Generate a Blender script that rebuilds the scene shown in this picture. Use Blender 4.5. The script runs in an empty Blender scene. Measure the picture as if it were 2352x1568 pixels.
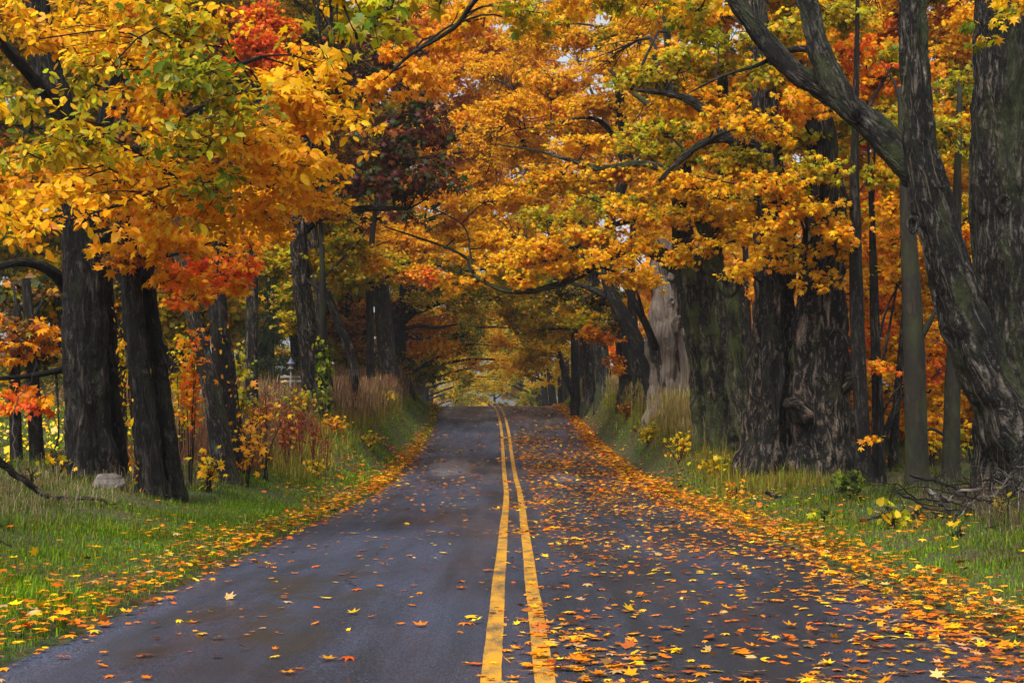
import bpy, math, random
import numpy as np
from mathutils import Vector

rng = np.random.default_rng(11)
random.seed(11)
sc = bpy.context.scene
COL = sc.collection

# ------------------------------------------------------------------ camera model
F = 3267.0                       # focal length in photograph units (photo taken as 2352 wide)
CX, CY, HOR = 1176.0, 784.0, 994.0
TH = math.atan((HOR - CY) / F)
CH = 1.31                        # eye height


def at(x, y, d):
    """world point seen at (x, y) of a 2352x1568 photo at depth d metres"""
    u = (CY - y) / F
    wy = math.cos(TH) - u * math.sin(TH)
    wz = math.sin(TH) + u * math.cos(TH)
    k = d / wy
    return np.array([(x - CX) / F * k, d, CH + wz * k])


def nrm(v):
    return v / np.maximum(np.linalg.norm(v, axis=-1, keepdims=True), 1e-9)


def sstep(a, b, x):
    t = np.clip((np.asarray(x, float) - a) / (b - a), 0, 1)
    return t * t * (3 - 2 * t)


# ------------------------------------------------------------------ terrain
_y = np.arange(-80, 900, 1.0)


def _smooth(tab, win):
    v = np.interp(_y, [p[0] for p in tab], [p[1] for p in tab])
    k = np.hanning(win + 2)[1:-1]
    k /= k.sum()
    vp = np.pad(v, win, mode='edge')
    return np.convolve(vp, k, 'same')[win:-win]


_road = _smooth([(-80, 0), (29, 0), (37, .14), (43, .44), (50, .8), (56, 1.2), (64, 1.92), (71, 2.5), (75, 2.72),
                 (79, 2.75), (90, 2.2), (110, .9), (140, -.6), (200, -1.5), (900, -1.5)], 7)
_cent = _smooth([(-80, .03), (30, .03), (43, -.12), (56, -.25), (64, -.42), (71, -.68), (80, -1.0), (100, -1.5), (150, -2.6),
                 (250, -4.2), (900, -10)], 9)


def road_z(Y):
    return np.interp(Y, _y, _road)


def cen(Y):
    return np.interp(Y, _y, _cent)


def plateau(Y):
    return np.where(np.asarray(Y) < 77, road_z(Y), np.interp(Y, [77, 100, 150, 230, 400], [2.74, 2.9, 1.6, -.5, -.5]))


def ground(s, Y):
    """terrain height, s = lateral offset from the road's centre line"""
    s = np.asarray(s, float)
    Y = np.asarray(Y, float)
    u = np.abs(s)
    b = road_z(Y) * (1 - sstep(4, 10, u)) + plateau(Y) * sstep(4, 10, u)
    BL = np.interp(Y, [0, 15, 23, 30, 40, 52, 66, 76, 90], [.22, .3, .40, .72, 1.28, 1.35, 1.25, .6, .6])
    wl = np.interp(Y, [22, 38], [6.2, 4.7])
    BR = np.interp(Y, [0, 15, 22, 28, 34, 39, 44, 50, 60, 66, 76, 90], [.2, .2, .2, .22, .85, 1.1, 1.3, 1.45, 1.4, 1.2, .5, .6])
    wr = np.interp(Y, [24, 33, 38], [5.4, 4.6, 4.4])
    left = .10 * sstep(2.9, 3.6, u) + BL * sstep(0, 1, (u - 3.35) / (wl - 3.35)) + sstep(8, 24, u) * np.interp(Y, [0, 25, 60, 120], [-.1, 0.1, 1.5, 3.5])
    right = .07 * sstep(3.1, 3.8, u) + BR * sstep(0, 1, (u - 3.4) / (wr - 3.4)) + sstep(9, 30, u) * np.interp(Y, [0, 40, 120], [0, -.2, .4])
    e = np.where(s < 0, left, right)
    e = e + sstep(3.5, 6, u) * (.05 * np.sin(1.7 * s + .9 * Y) + .04 * np.sin(2.3 * Y - 1.1 * s))
    return b + e


def gz(X, Y):
    return ground(X - cen(Y), Y)


# ------------------------------------------------------------------ value noise
def vnoise(P, sc_=1.0, seed=0):
    P = np.asarray(P, float) * sc_ + seed * 17.31
    I = np.floor(P).astype(np.int64)
    f = P - I
    f = f * f * (3 - 2 * f)

    def h(ix, iy, iz):
        n = (ix * 374761393 + iy * 668265263 + iz * 2147483647 + seed * 974711) & 0x7fffffff
        n = ((n ^ (n >> 13)) * 1274126177) & 0x7fffffff
        n = (n ^ (n >> 16)) & 0xffff
        return n / 65535.0
    x, y, z = I[..., 0], I[..., 1], I[..., 2]
    fx, fy, fz = f[..., 0], f[..., 1], f[..., 2]
    r = 0
    for dx in (0, 1):
        for dy in (0, 1):
            for dz in (0, 1):
                w = (fx if dx else 1 - fx) * (fy if dy else 1 - fy) * (fz if dz else 1 - fz)
                r = r + w * h(x + dx, y + dy, z + dz)
    return r


# ------------------------------------------------------------------ mesh helpers
def mk(name, V, faces, mat, parent=None, cols=None, bark=None, smooth=False):
    me = bpy.data.meshes.new(name)
    V = np.ascontiguousarray(V, dtype=np.float32)
    me.vertices.add(len(V))
    me.vertices.foreach_set('co', V.ravel())
    faces = [f for f in faces if len(f)]
    nl = sum(f.size for f in faces)
    npoly = sum(len(f) for f in faces)
    me.loops.add(nl)
    me.polygons.add(npoly)
    me.loops.foreach_set('vertex_index', np.concatenate([f.ravel() for f in faces]).astype(np.int32))
    tot = np.concatenate([np.full(len(f), f.shape[1]) for f in faces]).astype(np.int32)
    st = np.concatenate([[0], np.cumsum(tot)[:-1]]).astype(np.int32)
    me.polygons.foreach_set('loop_start', st)
    me.polygons.foreach_set('loop_total', tot)
    if smooth:
        me.polygons.foreach_set('use_smooth', np.ones(npoly, bool))
    if cols is not None:
        a = me.attributes.new('col', 'FLOAT_COLOR', 'POINT')
        c = np.ones((len(V), 4), np.float32)
        c[:, :3] = cols
        a.data.foreach_set('color', c.ravel())
    if bark is not None:
        a = me.attributes.new('bark', 'FLOAT_VECTOR', 'POINT')
        a.data.foreach_set('vector', np.ascontiguousarray(bark, np.float32).ravel())
    me.update()
    me.materials.append(mat)
    o = bpy.data.objects.new(name, me)
    COL.objects.link(o)
    if parent is not None:
        o.parent = parent
        o.matrix_parent_inverse = parent.matrix_world.inverted() if False else o.matrix_parent_inverse
    return o


def tag(o, label=None, cat=None, group=None, kind=None):
    if label:
        o['label'] = label
    if cat:
        o['category'] = cat
    if group:
        o['group'] = group
    if kind:
        o['kind'] = kind
    return o


class Thing:
    """an Empty at the thing's base; parts are given in world space and stored relative to it"""

    def __init__(self, name, label, cat, loc, group=None):
        self.o = bpy.data.objects.new(name, None)
        self.o.location = [float(v) for v in loc]
        self.o.empty_display_size = .2
        COL.objects.link(self.o)
        tag(self.o, label, cat, group)
        self.loc = np.array(loc, float)

    def part(self, name, V, faces, mat, parent=None, **k):
        o = mk(name, np.asarray(V) - self.loc, faces, mat, None, **k)
        o.parent = parent if parent is not None else self.o
        return o


def tubes(P, R, sides=6, cap=True, lob=None):
    """P (N,K,3), R (N,K) -> V, quads, bark coordinates"""
    P = np.asarray(P, float)
    R = np.asarray(R, float)
    N, K, _ = P.shape
    T = nrm(np.gradient(P, axis=1))
    m = nrm(P[:, -1] - P[:, 0] + 1e-6)
    ref = np.where(np.abs(m[:, 2:3]) > .75, np.array([[0., 1., 0.]]), np.array([[0., 0., 1.]]))[:, None, :]
    A = nrm(np.cross(np.broadcast_to(ref, T.shape), T))
    B = np.cross(T, A)
    ph = np.arange(sides) / sides * 2 * np.pi
    seg = np.linalg.norm(np.diff(P, axis=1), axis=2)
    L = np.concatenate([np.zeros((N, 1)), np.cumsum(seg, axis=1)], axis=1)
    rr = R[:, :, None] * np.ones(sides)
    if lob is not None:
        rr = rr * lob(ph[None, None, :], L[:, :, None], R[:, :, None])
    c, s = np.cos(ph), np.sin(ph)
    V = P[:, :, None, :] + rr[..., None] * (c[None, None, :, None] * A[:, :, None, :] + s[None, None, :, None] * B[:, :, None, :])
    Rm = np.maximum(R.mean(axis=1), .03)[:, None, None]
    bk = np.stack(np.broadcast_arrays(c[None, None, :] * Rm, s[None, None, :] * Rm, L[:, :, None] + (np.arange(N) * 3.7)[:, None, None]), axis=-1)
    idx = np.arange(N * K * sides).reshape(N, K, sides)
    a = idx[:, :-1, :]
    b = np.roll(a, -1, axis=2)
    d = idx[:, 1:, :]
    e = np.roll(d, -1, axis=2)
    Q = np.stack([a, b, e, d], axis=-1).reshape(-1, 4)
    faces = [Q]
    if cap:
        faces.append(idx[:, -1, :])
    return V.reshape(-1, 3), faces, bk.reshape(-1, 3)


class Acc:
    def __init__(self):
        self.V, self.F, self.B, self.C, self.n = [], {}, [], [], 0

    def add(self, V, faces, bark=None, cols=None):
        for f in faces:
            self.F.setdefault(f.shape[1], []).append(f + self.n)
        self.V.append(V)
        if bark is not None:
            self.B.append(bark)
        if cols is not None:
            self.C.append(cols)
        self.n += len(V)

    def get(self):
        V = np.concatenate(self.V)
        Fc = [np.concatenate(v) for v in self.F.values()]
        B = np.concatenate(self.B) if self.B else None
        C = np.concatenate(self.C) if self.C else None
        return V, Fc, B, C


def spline(ctrl, n):
    """Catmull-Rom through control rows, n samples"""
    c = np.asarray(ctrl, float)
    if len(c) == 2:
        t = np.linspace(0, 1, n)[:, None]
        return c[0] * (1 - t) + c[1] * t
    p = np.concatenate([[2 * c[0] - c[1]], c, [2 * c[-1] - c[-2]]])
    d = np.concatenate([[0], np.cumsum(np.linalg.norm(np.diff(c[:, :3], axis=0), axis=1))])
    u = np.linspace(0, d[-1], n)
    i = np.clip(np.searchsorted(d, u, side='right') - 1, 0, len(c) - 2)
    t = ((u - d[i]) / np.maximum(d[i + 1] - d[i], 1e-9))[:, None]
    p0, p1, p2, p3 = p[i], p[i + 1], p[i + 2], p[i + 3]
    return .5 * (2 * p1 + (p2 - p0) * t + (2 * p0 - 5 * p1 + 4 * p2 - p3) * t ** 2 + (3 * p1 - p0 - 3 * p2 + p3) * t ** 3)


# ------------------------------------------------------------------ node helpers
def new_mat(name):
    m = bpy.data.materials.new(name)
    m.use_nodes = True
    nt = m.node_tree
    nt.nodes.clear()
    out = nt.nodes.new('ShaderNodeOutputMaterial')
    return m, nt, out


def N(nt, kind, **k):
    n = nt.nodes.new(kind)
    for a, v in k.items():
        if a in n.inputs:
            n.inputs[a].default_value = v
        else:
            setattr(n, a, v)
    return n


def ramp(nt, fac, stops):
    r = nt.nodes.new('ShaderNodeValToRGB')
    el = r.color_ramp.elements
    while len(el) < len(stops):
        el.new(.5)
    for e, (p, c) in zip(el, stops):
        e.position = p
        e.color = (*c, 1) if len(c) == 3 else c
    nt.links.new(fac, r.inputs[0])
    return r.outputs[0]


def mixc(nt, fac, a, b, mode='MIX'):
    m = nt.nodes.new('ShaderNodeMix')
    m.data_type = 'RGBA'
    m.blend_type = mode
    for s, v in ((0, fac), (6, a), (7, b)):
        if hasattr(v, 'default_value'):
            nt.links.new(v, m.inputs[s])
        else:
            m.inputs[s].default_value = v if s == 0 else (*v, 1)
    return m.outputs[2]


def mth(nt, op, a, b=0.0, clamp=False):
    m = nt.nodes.new('ShaderNodeMath')
    m.operation = op
    m.use_clamp = clamp
    for i, v in enumerate((a, b)):
        if hasattr(v, 'default_value'):
            nt.links.new(v, m.inputs[i])
        else:
            m.inputs[i].default_value = v
    return m.outputs[0]


def noise(nt, vec, scale, detail=4, rough=.55, dist=0.0):
    n = nt.nodes.new('ShaderNodeTexNoise')
    n.inputs['Scale'].default_value = scale
    n.inputs['Detail'].default_value = detail
    n.inputs['Roughness'].default_value = rough
    n.inputs['Distortion'].default_value = dist
    if vec is not None:
        nt.links.new(vec, n.inputs['Vector'])
    return n.outputs['Fac']


def mapv(nt, vec, scale=(1, 1, 1), loc=(0, 0, 0)):
    m = nt.nodes.new('ShaderNodeMapping')
    m.inputs['Scale'].default_value = scale
    m.inputs['Location'].default_value = loc
    nt.links.new(vec, m.inputs['Vector'])
    return m.outputs[0]


def leaf_mat(name, trans=.46, gloss=.012):
    m, nt, out = new_mat(name)
    a = N(nt, 'ShaderNodeAttribute', attribute_name='col')
    geo = N(nt, 'ShaderNodeTexCoord')
    spots = noise(nt, geo.outputs['Object'], 38, 2)
    dark = mixc(nt, 1.0, a.outputs['Color'], (.62, .5, .45), 'MULTIPLY')
    c = mixc(nt, ramp(nt, spots, [(.60, (0, 0, 0)), (.72, (1, 1, 1))]), a.outputs['Color'], dark)
    d = N(nt, 'ShaderNodeBsdfDiffuse')
    t = N(nt, 'ShaderNodeBsdfTranslucent')
    g = N(nt, 'ShaderNodeBsdfGlossy', Roughness=.42)
    nt.links.new(c, d.inputs['Color'])
    nt.links.new(c, t.inputs['Color'])
    m1 = N(nt, 'ShaderNodeMixShader', Fac=trans)
    nt.links.new(d.outputs[0], m1.inputs[1])
    nt.links.new(t.outputs[0], m1.inputs[2])
    m2 = N(nt, 'ShaderNodeMixShader', Fac=gloss)
    nt.links.new(m1.outputs[0], m2.inputs[1])
    nt.links.new(g.outputs[0], m2.inputs[2])
    nt.links.new(m2.outputs[0], out.inputs[0])
    return m


def bark_mat(name, dark, light, moss=0.0, mosscol=(.055, .075, .018), scale=1.0, wood=0.0, depth=.05):
    """ridged bark laid out along each trunk; moss keeps to patches of its own"""
    m, nt, out = new_mat(name)
    a = N(nt, 'ShaderNodeAttribute', attribute_name='bark')
    v = a.outputs['Vector']
    def ridged(vec, sc_, det, dist):
        n_ = noise(nt, vec, sc_, det, .55, dist)
        return mth(nt, 'SUBTRACT', 1.0, mth(nt, 'ABSOLUTE', mth(nt, 'MULTIPLY_ADD', n_, 2.6) if False else mth(nt, 'MULTIPLY', mth(nt, 'SUBTRACT', n_, .5), 4.2)), True)
    furrow = ridged(mapv(nt, v, (1, 1, .22)), 8.5 * scale, 4, .9)      # dark vertical cracks
    furrow2 = ridged(mapv(nt, v, (1, 1, .38), (3, 5, 2)), 16 * scale, 4, 1.0)
    fine = noise(nt, mapv(nt, v, (1, 1, .35)), 60 * scale, 4, .65)
    flake = noise(nt, mapv(nt, v, (1, 1, .45), (8, 1, 4)), 12 * scale, 4, .6, .8)
    h = mth(nt, 'SUBTRACT', 1.0, mth(nt, 'MULTIPLY', furrow, .62))
    h = mth(nt, 'SUBTRACT', h, mth(nt, 'MULTIPLY', furrow2, .30))
    h = mth(nt, 'ADD', h, mth(nt, 'MULTIPLY', mth(nt, 'SUBTRACT', fine, .5), .5))
    h = mth(nt, 'ADD', h, mth(nt, 'MULTIPLY', mth(nt, 'SUBTRACT', flake, .5), .55))
    lich = noise(nt, mapv(nt, v, (1, 1, .7), (1, 6, 3)), 5.5, 5, .7)
    tone = ramp(nt, h, [(.30, dark), (.66, tuple(.62 * p + .38 * q for p, q in zip(dark, light))), (1.0, light)])
    big = noise(nt, mapv(nt, v, (1, 1, .5)), 1.6, 4, .6)
    tone = mixc(nt, ramp(nt, big, [(.35, (0, 0, 0)), (.7, (1, 1, 1))]), tone, mixc(nt, 1.0, tone, (1.35, 1.12, .92), 'MULTIPLY'))
    tone = mixc(nt, mth(nt, 'MULTIPLY', ramp(nt, lich, [(.58, (0, 0, 0)), (.68, (1, 1, 1))]), .45), tone, mixc(nt, 1.0, tone, (2.1, 2.1, 1.95), 'MULTIPLY'))
    if wood > 0:
        wn = noise(nt, mapv(nt, v, (1, 1, .25), (3, 1, 7)), 2.2, 3)
        wmask = ramp(nt, wn, [(.62 - wood * .3, (0, 0, 0)), (.66 - wood * .3, (1, 1, 1))])
        tone = mixc(nt, wmask, tone, ramp(nt, noise(nt, mapv(nt, v, (1, 1, .05)), 30, 4), [(.3, (.10, .075, .055)), (.7, (.30, .25, .21))]))
    if moss > 0:
        mn = noise(nt, mapv(nt, v, (1, 1, .35), (5, 2, 1)), 2.6, 5, .65)
        mm = ramp(nt, mn, [(.62 - moss * .3, (0, 0, 0)), (.8 - moss * .3, (1, 1, 1))])
        tone = mixc(nt, mth(nt, 'MULTIPLY', mm, .85), tone, mosscol)
    b = N(nt, 'ShaderNodeBsdfPrincipled', Roughness=.82)
    b.inputs['Specular IOR Level'].default_value = .25
    nt.links.new(tone, b.inputs['Base Color'])
    bp = N(nt, 'ShaderNodeBump', Strength=1.0, Distance=depth)
    nt.links.new(h, bp.inputs['Height'])
    nt.links.new(bp.outputs[0], b.inputs['Normal'])
    nt.links.new(b.outputs[0], out.inputs[0])
    return m


LEAF = leaf_mat('leaf')
LEAFD = leaf_mat('leaf_damp', .12, .03)
GRASSM = leaf_mat('grass_blade', .35, .012)
BARK_DARK = bark_mat('bark_dark', (.0025, .0022, .002), (.12, .108, .09), .25, (.018, .02, .007))
BARK_BROWN = bark_mat('bark_brown', (.003, .0025, .002), (.31, .25, .20), .28, (.03, .036, .01))
BARK_GREY = bark_mat('bark_grey', (.0035, .0032, .0028), (.235, .218, .19), .42, (.036, .045, .012))
BARK_MOSS = bark_mat('bark_moss', (.003, .0028, .0016), (.23, .21, .145), .6, (.055, .07, .014))
BARK_PALE = bark_mat('bark_pale', (.02, .019, .017), (.34, .33, .30), .3, (.05, .06, .02))
BARK_SNAG = bark_mat('bark_snag', (.02, .017, .015), (.42, .385, .345), .18, wood=.65)
BARK_SMOOTH = bark_mat('bark_smooth', (.012, .011, .008), (.05, .046, .033), .5, (.03, .036, .010), scale=.6, depth=.012)
BARK_TWIG = bark_mat('bark_twig', (.006, .005, .004), (.026, .022, .018), .2, (.02, .024, .008), depth=.01)
BARK_DEAD = bark_mat('bark_dead', (.05, .045, .04), (.32, .29, .26), .2, depth=.015)
BARK_RED = bark_mat('stem_red', (.11, .014, .01), (.24, .03, .02), 0, depth=.005)

# ------------------------------------------------------------------ leaf shapes, length about 1 along +x, base at the origin


def _fan(pts, z):
    xy = [(.30, 0)] + [(.30 + r * math.cos(math.radians(a)), r * math.sin(math.radians(a))) for a, r in pts]
    n = len(pts)
    V = np.array([(x, y, z * ((x - .3) ** 2 + y * y)) for x, y in xy])
    Fc = np.array([(0, 1 + i, 1 + (i + 1) % n) for i in range(n)])
    return V, [Fc]


SH = {
    'maple': _fan([(0, .70), (20, .36), (33, .42), (48, .66), (70, .30), (88, .36), (108, .50), (150, .22), (180, .30), (210, .22), (252, .50),
                   (272, .36), (290, .30), (312, .66), (327, .42), (340, .36)], -.5),
    'lobed': _fan([(0, .70), (26, .33), (50, .64), (90, .34), (135, .40), (180, .28), (225, .40), (270, .34), (310, .64), (334, .33)], -.5),
    'oak': _fan([(0, .72), (14, .34), (36, .60), (62, .22), (100, .42), (140, .16), (180, .32), (220, .16), (260, .42), (298, .22), (324, .60), (346, .34)], -.4),
    'oval': (np.array([(0, 0, 0), (.28, .22, .05), (.68, .24, .02), (1.0, 0, -.10), (.68, -.24, .02), (.28, -.22, .05), (.35, 0, -.02), (.72, 0, -.05)]),
             [np.array([(0, 6, 1, 1), (0, 5, 6, 6)])[:, :3], np.array([(6, 7, 2, 1), (6, 5, 4, 7)]), np.array([(7, 3, 2), (7, 4, 3)])]),
    'kite': (np.array([(0, 0, 0), (.55, .40, -.06), (1.0, 0, -.12), (.5, -.42, -.04)]), [np.array([(0, 2, 1), (0, 3, 2)])]),
    'heart': (np.array([(0, 0, 0), (-.05, .22, .05), (.2, .42, .04), (.6, .3, 0), (1, 0, -.12), (.6, -.3, 0), (.2, -.42, .04), (-.05, -.22, .05)]),
              [np.array([(0, 2, 1), (0, 7, 6), (0, 3, 2), (0, 6, 5), (0, 4, 3), (0, 5, 4)])]),
    'needle': (np.array([(0, -.03, 0), (0, .03, 0), (1, 0, 0)]), [np.array([(0, 1, 2)])]),
}


def leaves(shape, P, Nn, T, S, C, curl=None):
    V0, F0 = SH[shape]
    n = len(P)
    Nn = nrm(Nn)
    T = nrm(T - Nn * (T * Nn).sum(1, keepdims=True))
    B = np.cross(Nn, T)
    z = V0[None, :, 2] * (np.ones((n, 1)) if curl is None else curl[:, None])
    L = V0[None, :, 0, None] * T[:, None] + V0[None, :, 1, None] * B[:, None] + z[..., None] * Nn[:, None]
    V = P[:, None] + L * S[:, None, None]
    k = len(V0)
    off = (np.arange(n) * k)[:, None, None]
    Fc = [(f[None] + off).reshape(-1, f.shape[1]) for f in F0]
    return V.reshape(-1, 3), Fc, np.repeat(C, k, axis=0)


# ------------------------------------------------------------------ leaf colours (real leaf reflectance)
ORA = (.82, .325, .003); GOLD = (.85, .43, .004); YEL = (.82, .485, .006); AMB = (.66, .245, .003)
OLV = (.36, .27, .005); GRN = (.13, .18, .007); LIM = (.44, .41, .008); RED = (.66, .075, .006); SCA = (.78, .14, .004)
RUST = (.33, .085, .012); BUR = (.085, .016, .010); DKG = (.04, .055, .012); BRN = (.16, .075, .022); TAN = (.42, .23, .07); PINE = (.018, .032, .010)
PAL = {
    'gold': [(GOLD, 5), (YEL, 3), (ORA, 2)], 'orange': [(ORA, 5), (GOLD, 3), (AMB, 2)], 'bright': [(GOLD, 6), (YEL, 2), (ORA, 3)],
    'olive': [(OLV, 4), (LIM, 3), (GOLD, 3), (GRN, 1)], 'yelgreen': [(LIM, 3), (YEL, 2), (OLV, 4), (GOLD, 1.5), (GRN, 1)], 'green': [(GRN, 4), (LIM, 3), (OLV, 3), (YEL, 1)],
    'red': [(RED, 4), (SCA, 4), (ORA, 2)], 'redorange': [(SCA, 4), (ORA, 4), (RED, 1), (GOLD, 1)], 'burg': [(BUR, 5), (DKG, 4), (RUST, 1)],
    'rust': [(RUST, 4), (AMB, 3), (BRN, 3), (OLV, 1)], 'dark': [(DKG, 4), (OLV, 2), (BRN, 2), (AMB, 1)], 'mix': [(GOLD, 3), (OLV, 4), (LIM, 3), (ORA, .6)],
    'dull': [(OLV, 5), (GRN, 4), (LIM, 2), (GOLD, 1), (AMB, .6)], 'yellow': [(YEL, 5), (LIM, 2), (GOLD, 2)], 'maple': [(GOLD, 5), (ORA, 4), (OLV, 2), (YEL, 2)],
    'amberish': [(AMB, 4), (ORA, 3), (RUST, 2), (SCA, 1)], 'tan': [(TAN, 3), (AMB, 2), (RUST, 2), (BRN, 2)], 'pine': [(PINE, 5), (DKG, 2)],
}


def pal_pick(pal, n):
    p = PAL[pal] if isinstance(pal, str) else pal
    w = np.array([q[1] for q in p], float)
    i = rng.choice(len(p), n, p=w / w.sum())
    return np.array([q[0] for q in p])[i]


def jitter(C, a=.14):
    n = len(C)
    v = np.exp(rng.normal(0, a, (n, 1)))
    h = np.exp(rng.normal(0, a * .7, (n, 3)) * np.array([.3, 1, .8]))
    return np.clip(C * v * h, .002, .9)


# ------------------------------------------------------------------ sprays of foliage
COV = 1.45


def SP(x, y, d, rx, ry, pal, cov=2.6, rd=None, ls=None, sh=None, sl=0.0, face=.35, cl=1.0):
    """spray of leaves given where it stands in the view: centre, depth and half extents; kept as world sizes"""
    k = d / F
    if ls is None:
        ls = .10 if d < 24 else (.088 if d < 50 else .125)
    if sh is None:
        sh = 'maple' if d < 22 else ('lobed' if d < 46 else 'kite')
    E = np.array([rx * k, rd if rd is not None else max(.7, .55 * rx * k), ry * k])
    n = int(COV * cov * rx * ry * math.pi / (.30 * (ls / k) ** 2))
    return dict(C=at(x, y, d), E=E, n=max(n, 12), pal=pal, ls=ls, sh=sh, sl=sl, face=face, cl=cl)


def WSP(C, E, n, pal, ls=.16, sh='kite', sl=0.0, face=.2, cl=1.0):
    return dict(C=np.array(C, float), E=np.array(E, float), n=n, pal=pal, ls=ls, sh=sh, sl=sl, face=face, cl=cl)


def crown(th, paths, sprays, woodmat, r_of=None, bare=0):
    """branches that leave the given stems and carry the sprays; one twig mesh and one leaf mesh"""
    pts = np.concatenate([p[:, :3] for p in paths])
    prad = np.concatenate([p[:, 3] for p in paths])
    tw, lf = Acc(), {}
    limbP, limbR = [], []
    for s in sprays:
        C, E = s['C'], s['E']
        dd = np.linalg.norm(pts - C, axis=1) + 1.2 * np.maximum(0, pts[:, 2] - C[2])
        j = int(np.argmin(dd + rng.uniform(0, .5, len(dd))))
        A = pts[j]
        L = np.linalg.norm(C - A)
        far = C[1] > 24
        r0 = min(.9 * prad[j], (.014 + .0095 * L) if far else (.008 + .007 * L))
        m1 = A * .66 + C * .34 + np.array([0, 0, .10 * L]) + rng.normal(0, .05 * L, 3)
        m2 = A * .3 + C * .7 + np.array([0, 0, .08 * L]) + rng.normal(0, .05 * L, 3)
        lp = spline([A, m1, m2, C], 9)
        limbP.append(lp)
        limbR.append(np.linspace(r0, .013 if far else .008, 9))
        nb = int(max(3, min(60, s['n'] / 60)))
        u = rng.normal(0, 1, (nb, 3))
        u = nrm(u) * (rng.uniform(.25, 1, (nb, 1)) ** .55)
        ends = C + u * E
        ends[:, 2] += s['sl'] * (ends[:, 0] - C[0])
        q = lp[rng.integers(4, 9, nb)]
        t = np.linspace(0, 1, 6)[None, :, None]
        sag = rng.normal(0, .07, (nb, 1, 3)) * np.linalg.norm(ends - q, axis=1)[:, None, None]
        bp = q[:, None] * (1 - t) + ends[:, None] * t + np.sin(t * np.pi) * sag + np.sin(t * np.pi) * np.array([0, 0, .05])
        bp[:, 1:-1] += rng.normal(0, .025, (nb, 4, 3))
        V, Fc, B = tubes(bp, np.linspace(.016 if far else .009, .005 if far else .003, 6)[None] * np.ones((nb, 1)), 3, False)
        tw.add(V, Fc, B)
        # clumps
        nc = max(3, int(s['n'] / 8))
        bi = rng.integers(0, nb, nc)
        tt = rng.uniform(.18, 1, nc) ** .8
        seg = tt * 5
        i0 = np.minimum(seg.astype(int), 4)
        fr = (seg - i0)[:, None]
        base = bp[bi, i0] * (1 - fr) + bp[bi, i0 + 1] * fr
        off = rng.normal(0, 1, (nc, 3)) * np.array([.17, .17, .08]) * s['cl'] * min(1.6, max(1, s['ls'] / .12))
        cc = base + off
        t4 = np.linspace(0, 1, 3)[None, :, None]
        tp = base[:, None] * (1 - t4) + cc[:, None] * t4
        if s['ls'] < .12:
            V, Fc, B = tubes(tp, np.array([.004, .003, .002])[None] * np.ones((nc, 1)), 3, False)
            tw.add(V, Fc, B)
        ccol = pal_pick(s['pal'], nc)
        per = rng.integers(5, 12, nc)
        ci = np.repeat(np.arange(nc), per)
        n = len(ci)
        dirs = nrm(rng.normal(0, 1, (n, 3)) * np.array([1, 1, .55]))
        P = cc[ci] + dirs * s['ls'] * rng.uniform(.15, .9, (n, 1))
        T = dirs + np.array([0, 0, -.45])
        Nn = rng.normal(0, .55, (n, 3)) + np.array([0, -s['face'], .62]) + dirs * .35
        S = s['ls'] * np.exp(rng.normal(0, .22, n))
        Cc = ccol[ci]
        sw = rng.random(n) < .25
        Cc[sw] = pal_pick(s['pal'], int(sw.sum()))
        V, Fc, K = leaves(s['sh'], P, Nn, T, S, jitter(Cc), rng.uniform(.2, 1.6, n))
        lf.setdefault(s['sh'], Acc()).add(V, Fc, None, K)
    V, Fc, B = tubes(np.array(limbP), np.array(limbR), 5, False)
    tw.add(V, Fc, B)
    V, Fc, B, _ = tw.get()
    th.part('twig_sprays', V, Fc, woodmat, bark=B)
    al = Acc()
    for a in lf.values():
        V, Fc, _, K = a.get()
        al.add(V, Fc, None, K)
    V, Fc, _, K = al.get()
    th.part('crown', V, Fc, LEAF, cols=K)


# ------------------------------------------------------------------ trunks
def lobes(seed, amp=.10, n1=3, n2=5, n3=9):
    r = np.random.default_rng(seed)
    a, b, c, d, e, f = r.uniform(0, 6.28, 6)

    def fn(ph, L, R):
        w = 1 + amp * (np.cos(n1 * ph + a + .35 * L) + .7 * np.cos(n2 * ph + b - .5 * L) + .45 * np.cos(n3 * ph + c + .8 * np.sin(L + d)))
        w = w + amp * .6 * np.sin(2.1 * L + e + np.cos(ph - f)) * np.cos(ph + d)
        w = w + amp * .35 * np.sin(5.3 * L + f + 2 * np.cos(ph + a))
        return w
    return fn


def px_path(rows, n, root=True, flare=1.35):
    """rows (x, y, width, depth) as seen in the view -> (n,4) path with radius; a root part goes below the ground"""
    c = []
    for x, y, w, d in rows:
        p = at(x, y, d)
        c.append([*p, .5 * w * d / F])
    if root:
        p = np.array(c[0])
        g = float(gz(p[0], p[1]))
        q = p.copy()
        q[2] = min(g, p[2]) - .9
        q[3] *= flare * 1.12
        if p[2] - g > .25:
            c = [q, [p[0], p[1], g + .1, p[3] * flare]] + c
        else:
            c[0][3] *= flare
            c = [q] + c
            if len(c) > 2:
                h = .7 * np.array(c[1]) + .3 * np.array(c[2])
                h[3] = .5 * (c[1][3] / flare + c[2][3]) * 1.08
                c.insert(2, list(h))
    else:
        p0, p1 = np.array(c[0]), np.array(c[1])
        dv = nrm(p0[:3] - p1[:3])
        c = [[*(p0[:3] + dv * p0[3] * .75), p0[3] * .3], [*(p0[:3] + dv * p0[3] * .45), p0[3] * .78]] + c
    out_ = spline(c, n)
    out_[:, 3] = np.maximum(out_[:, 3], .004)
    return out_


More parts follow.
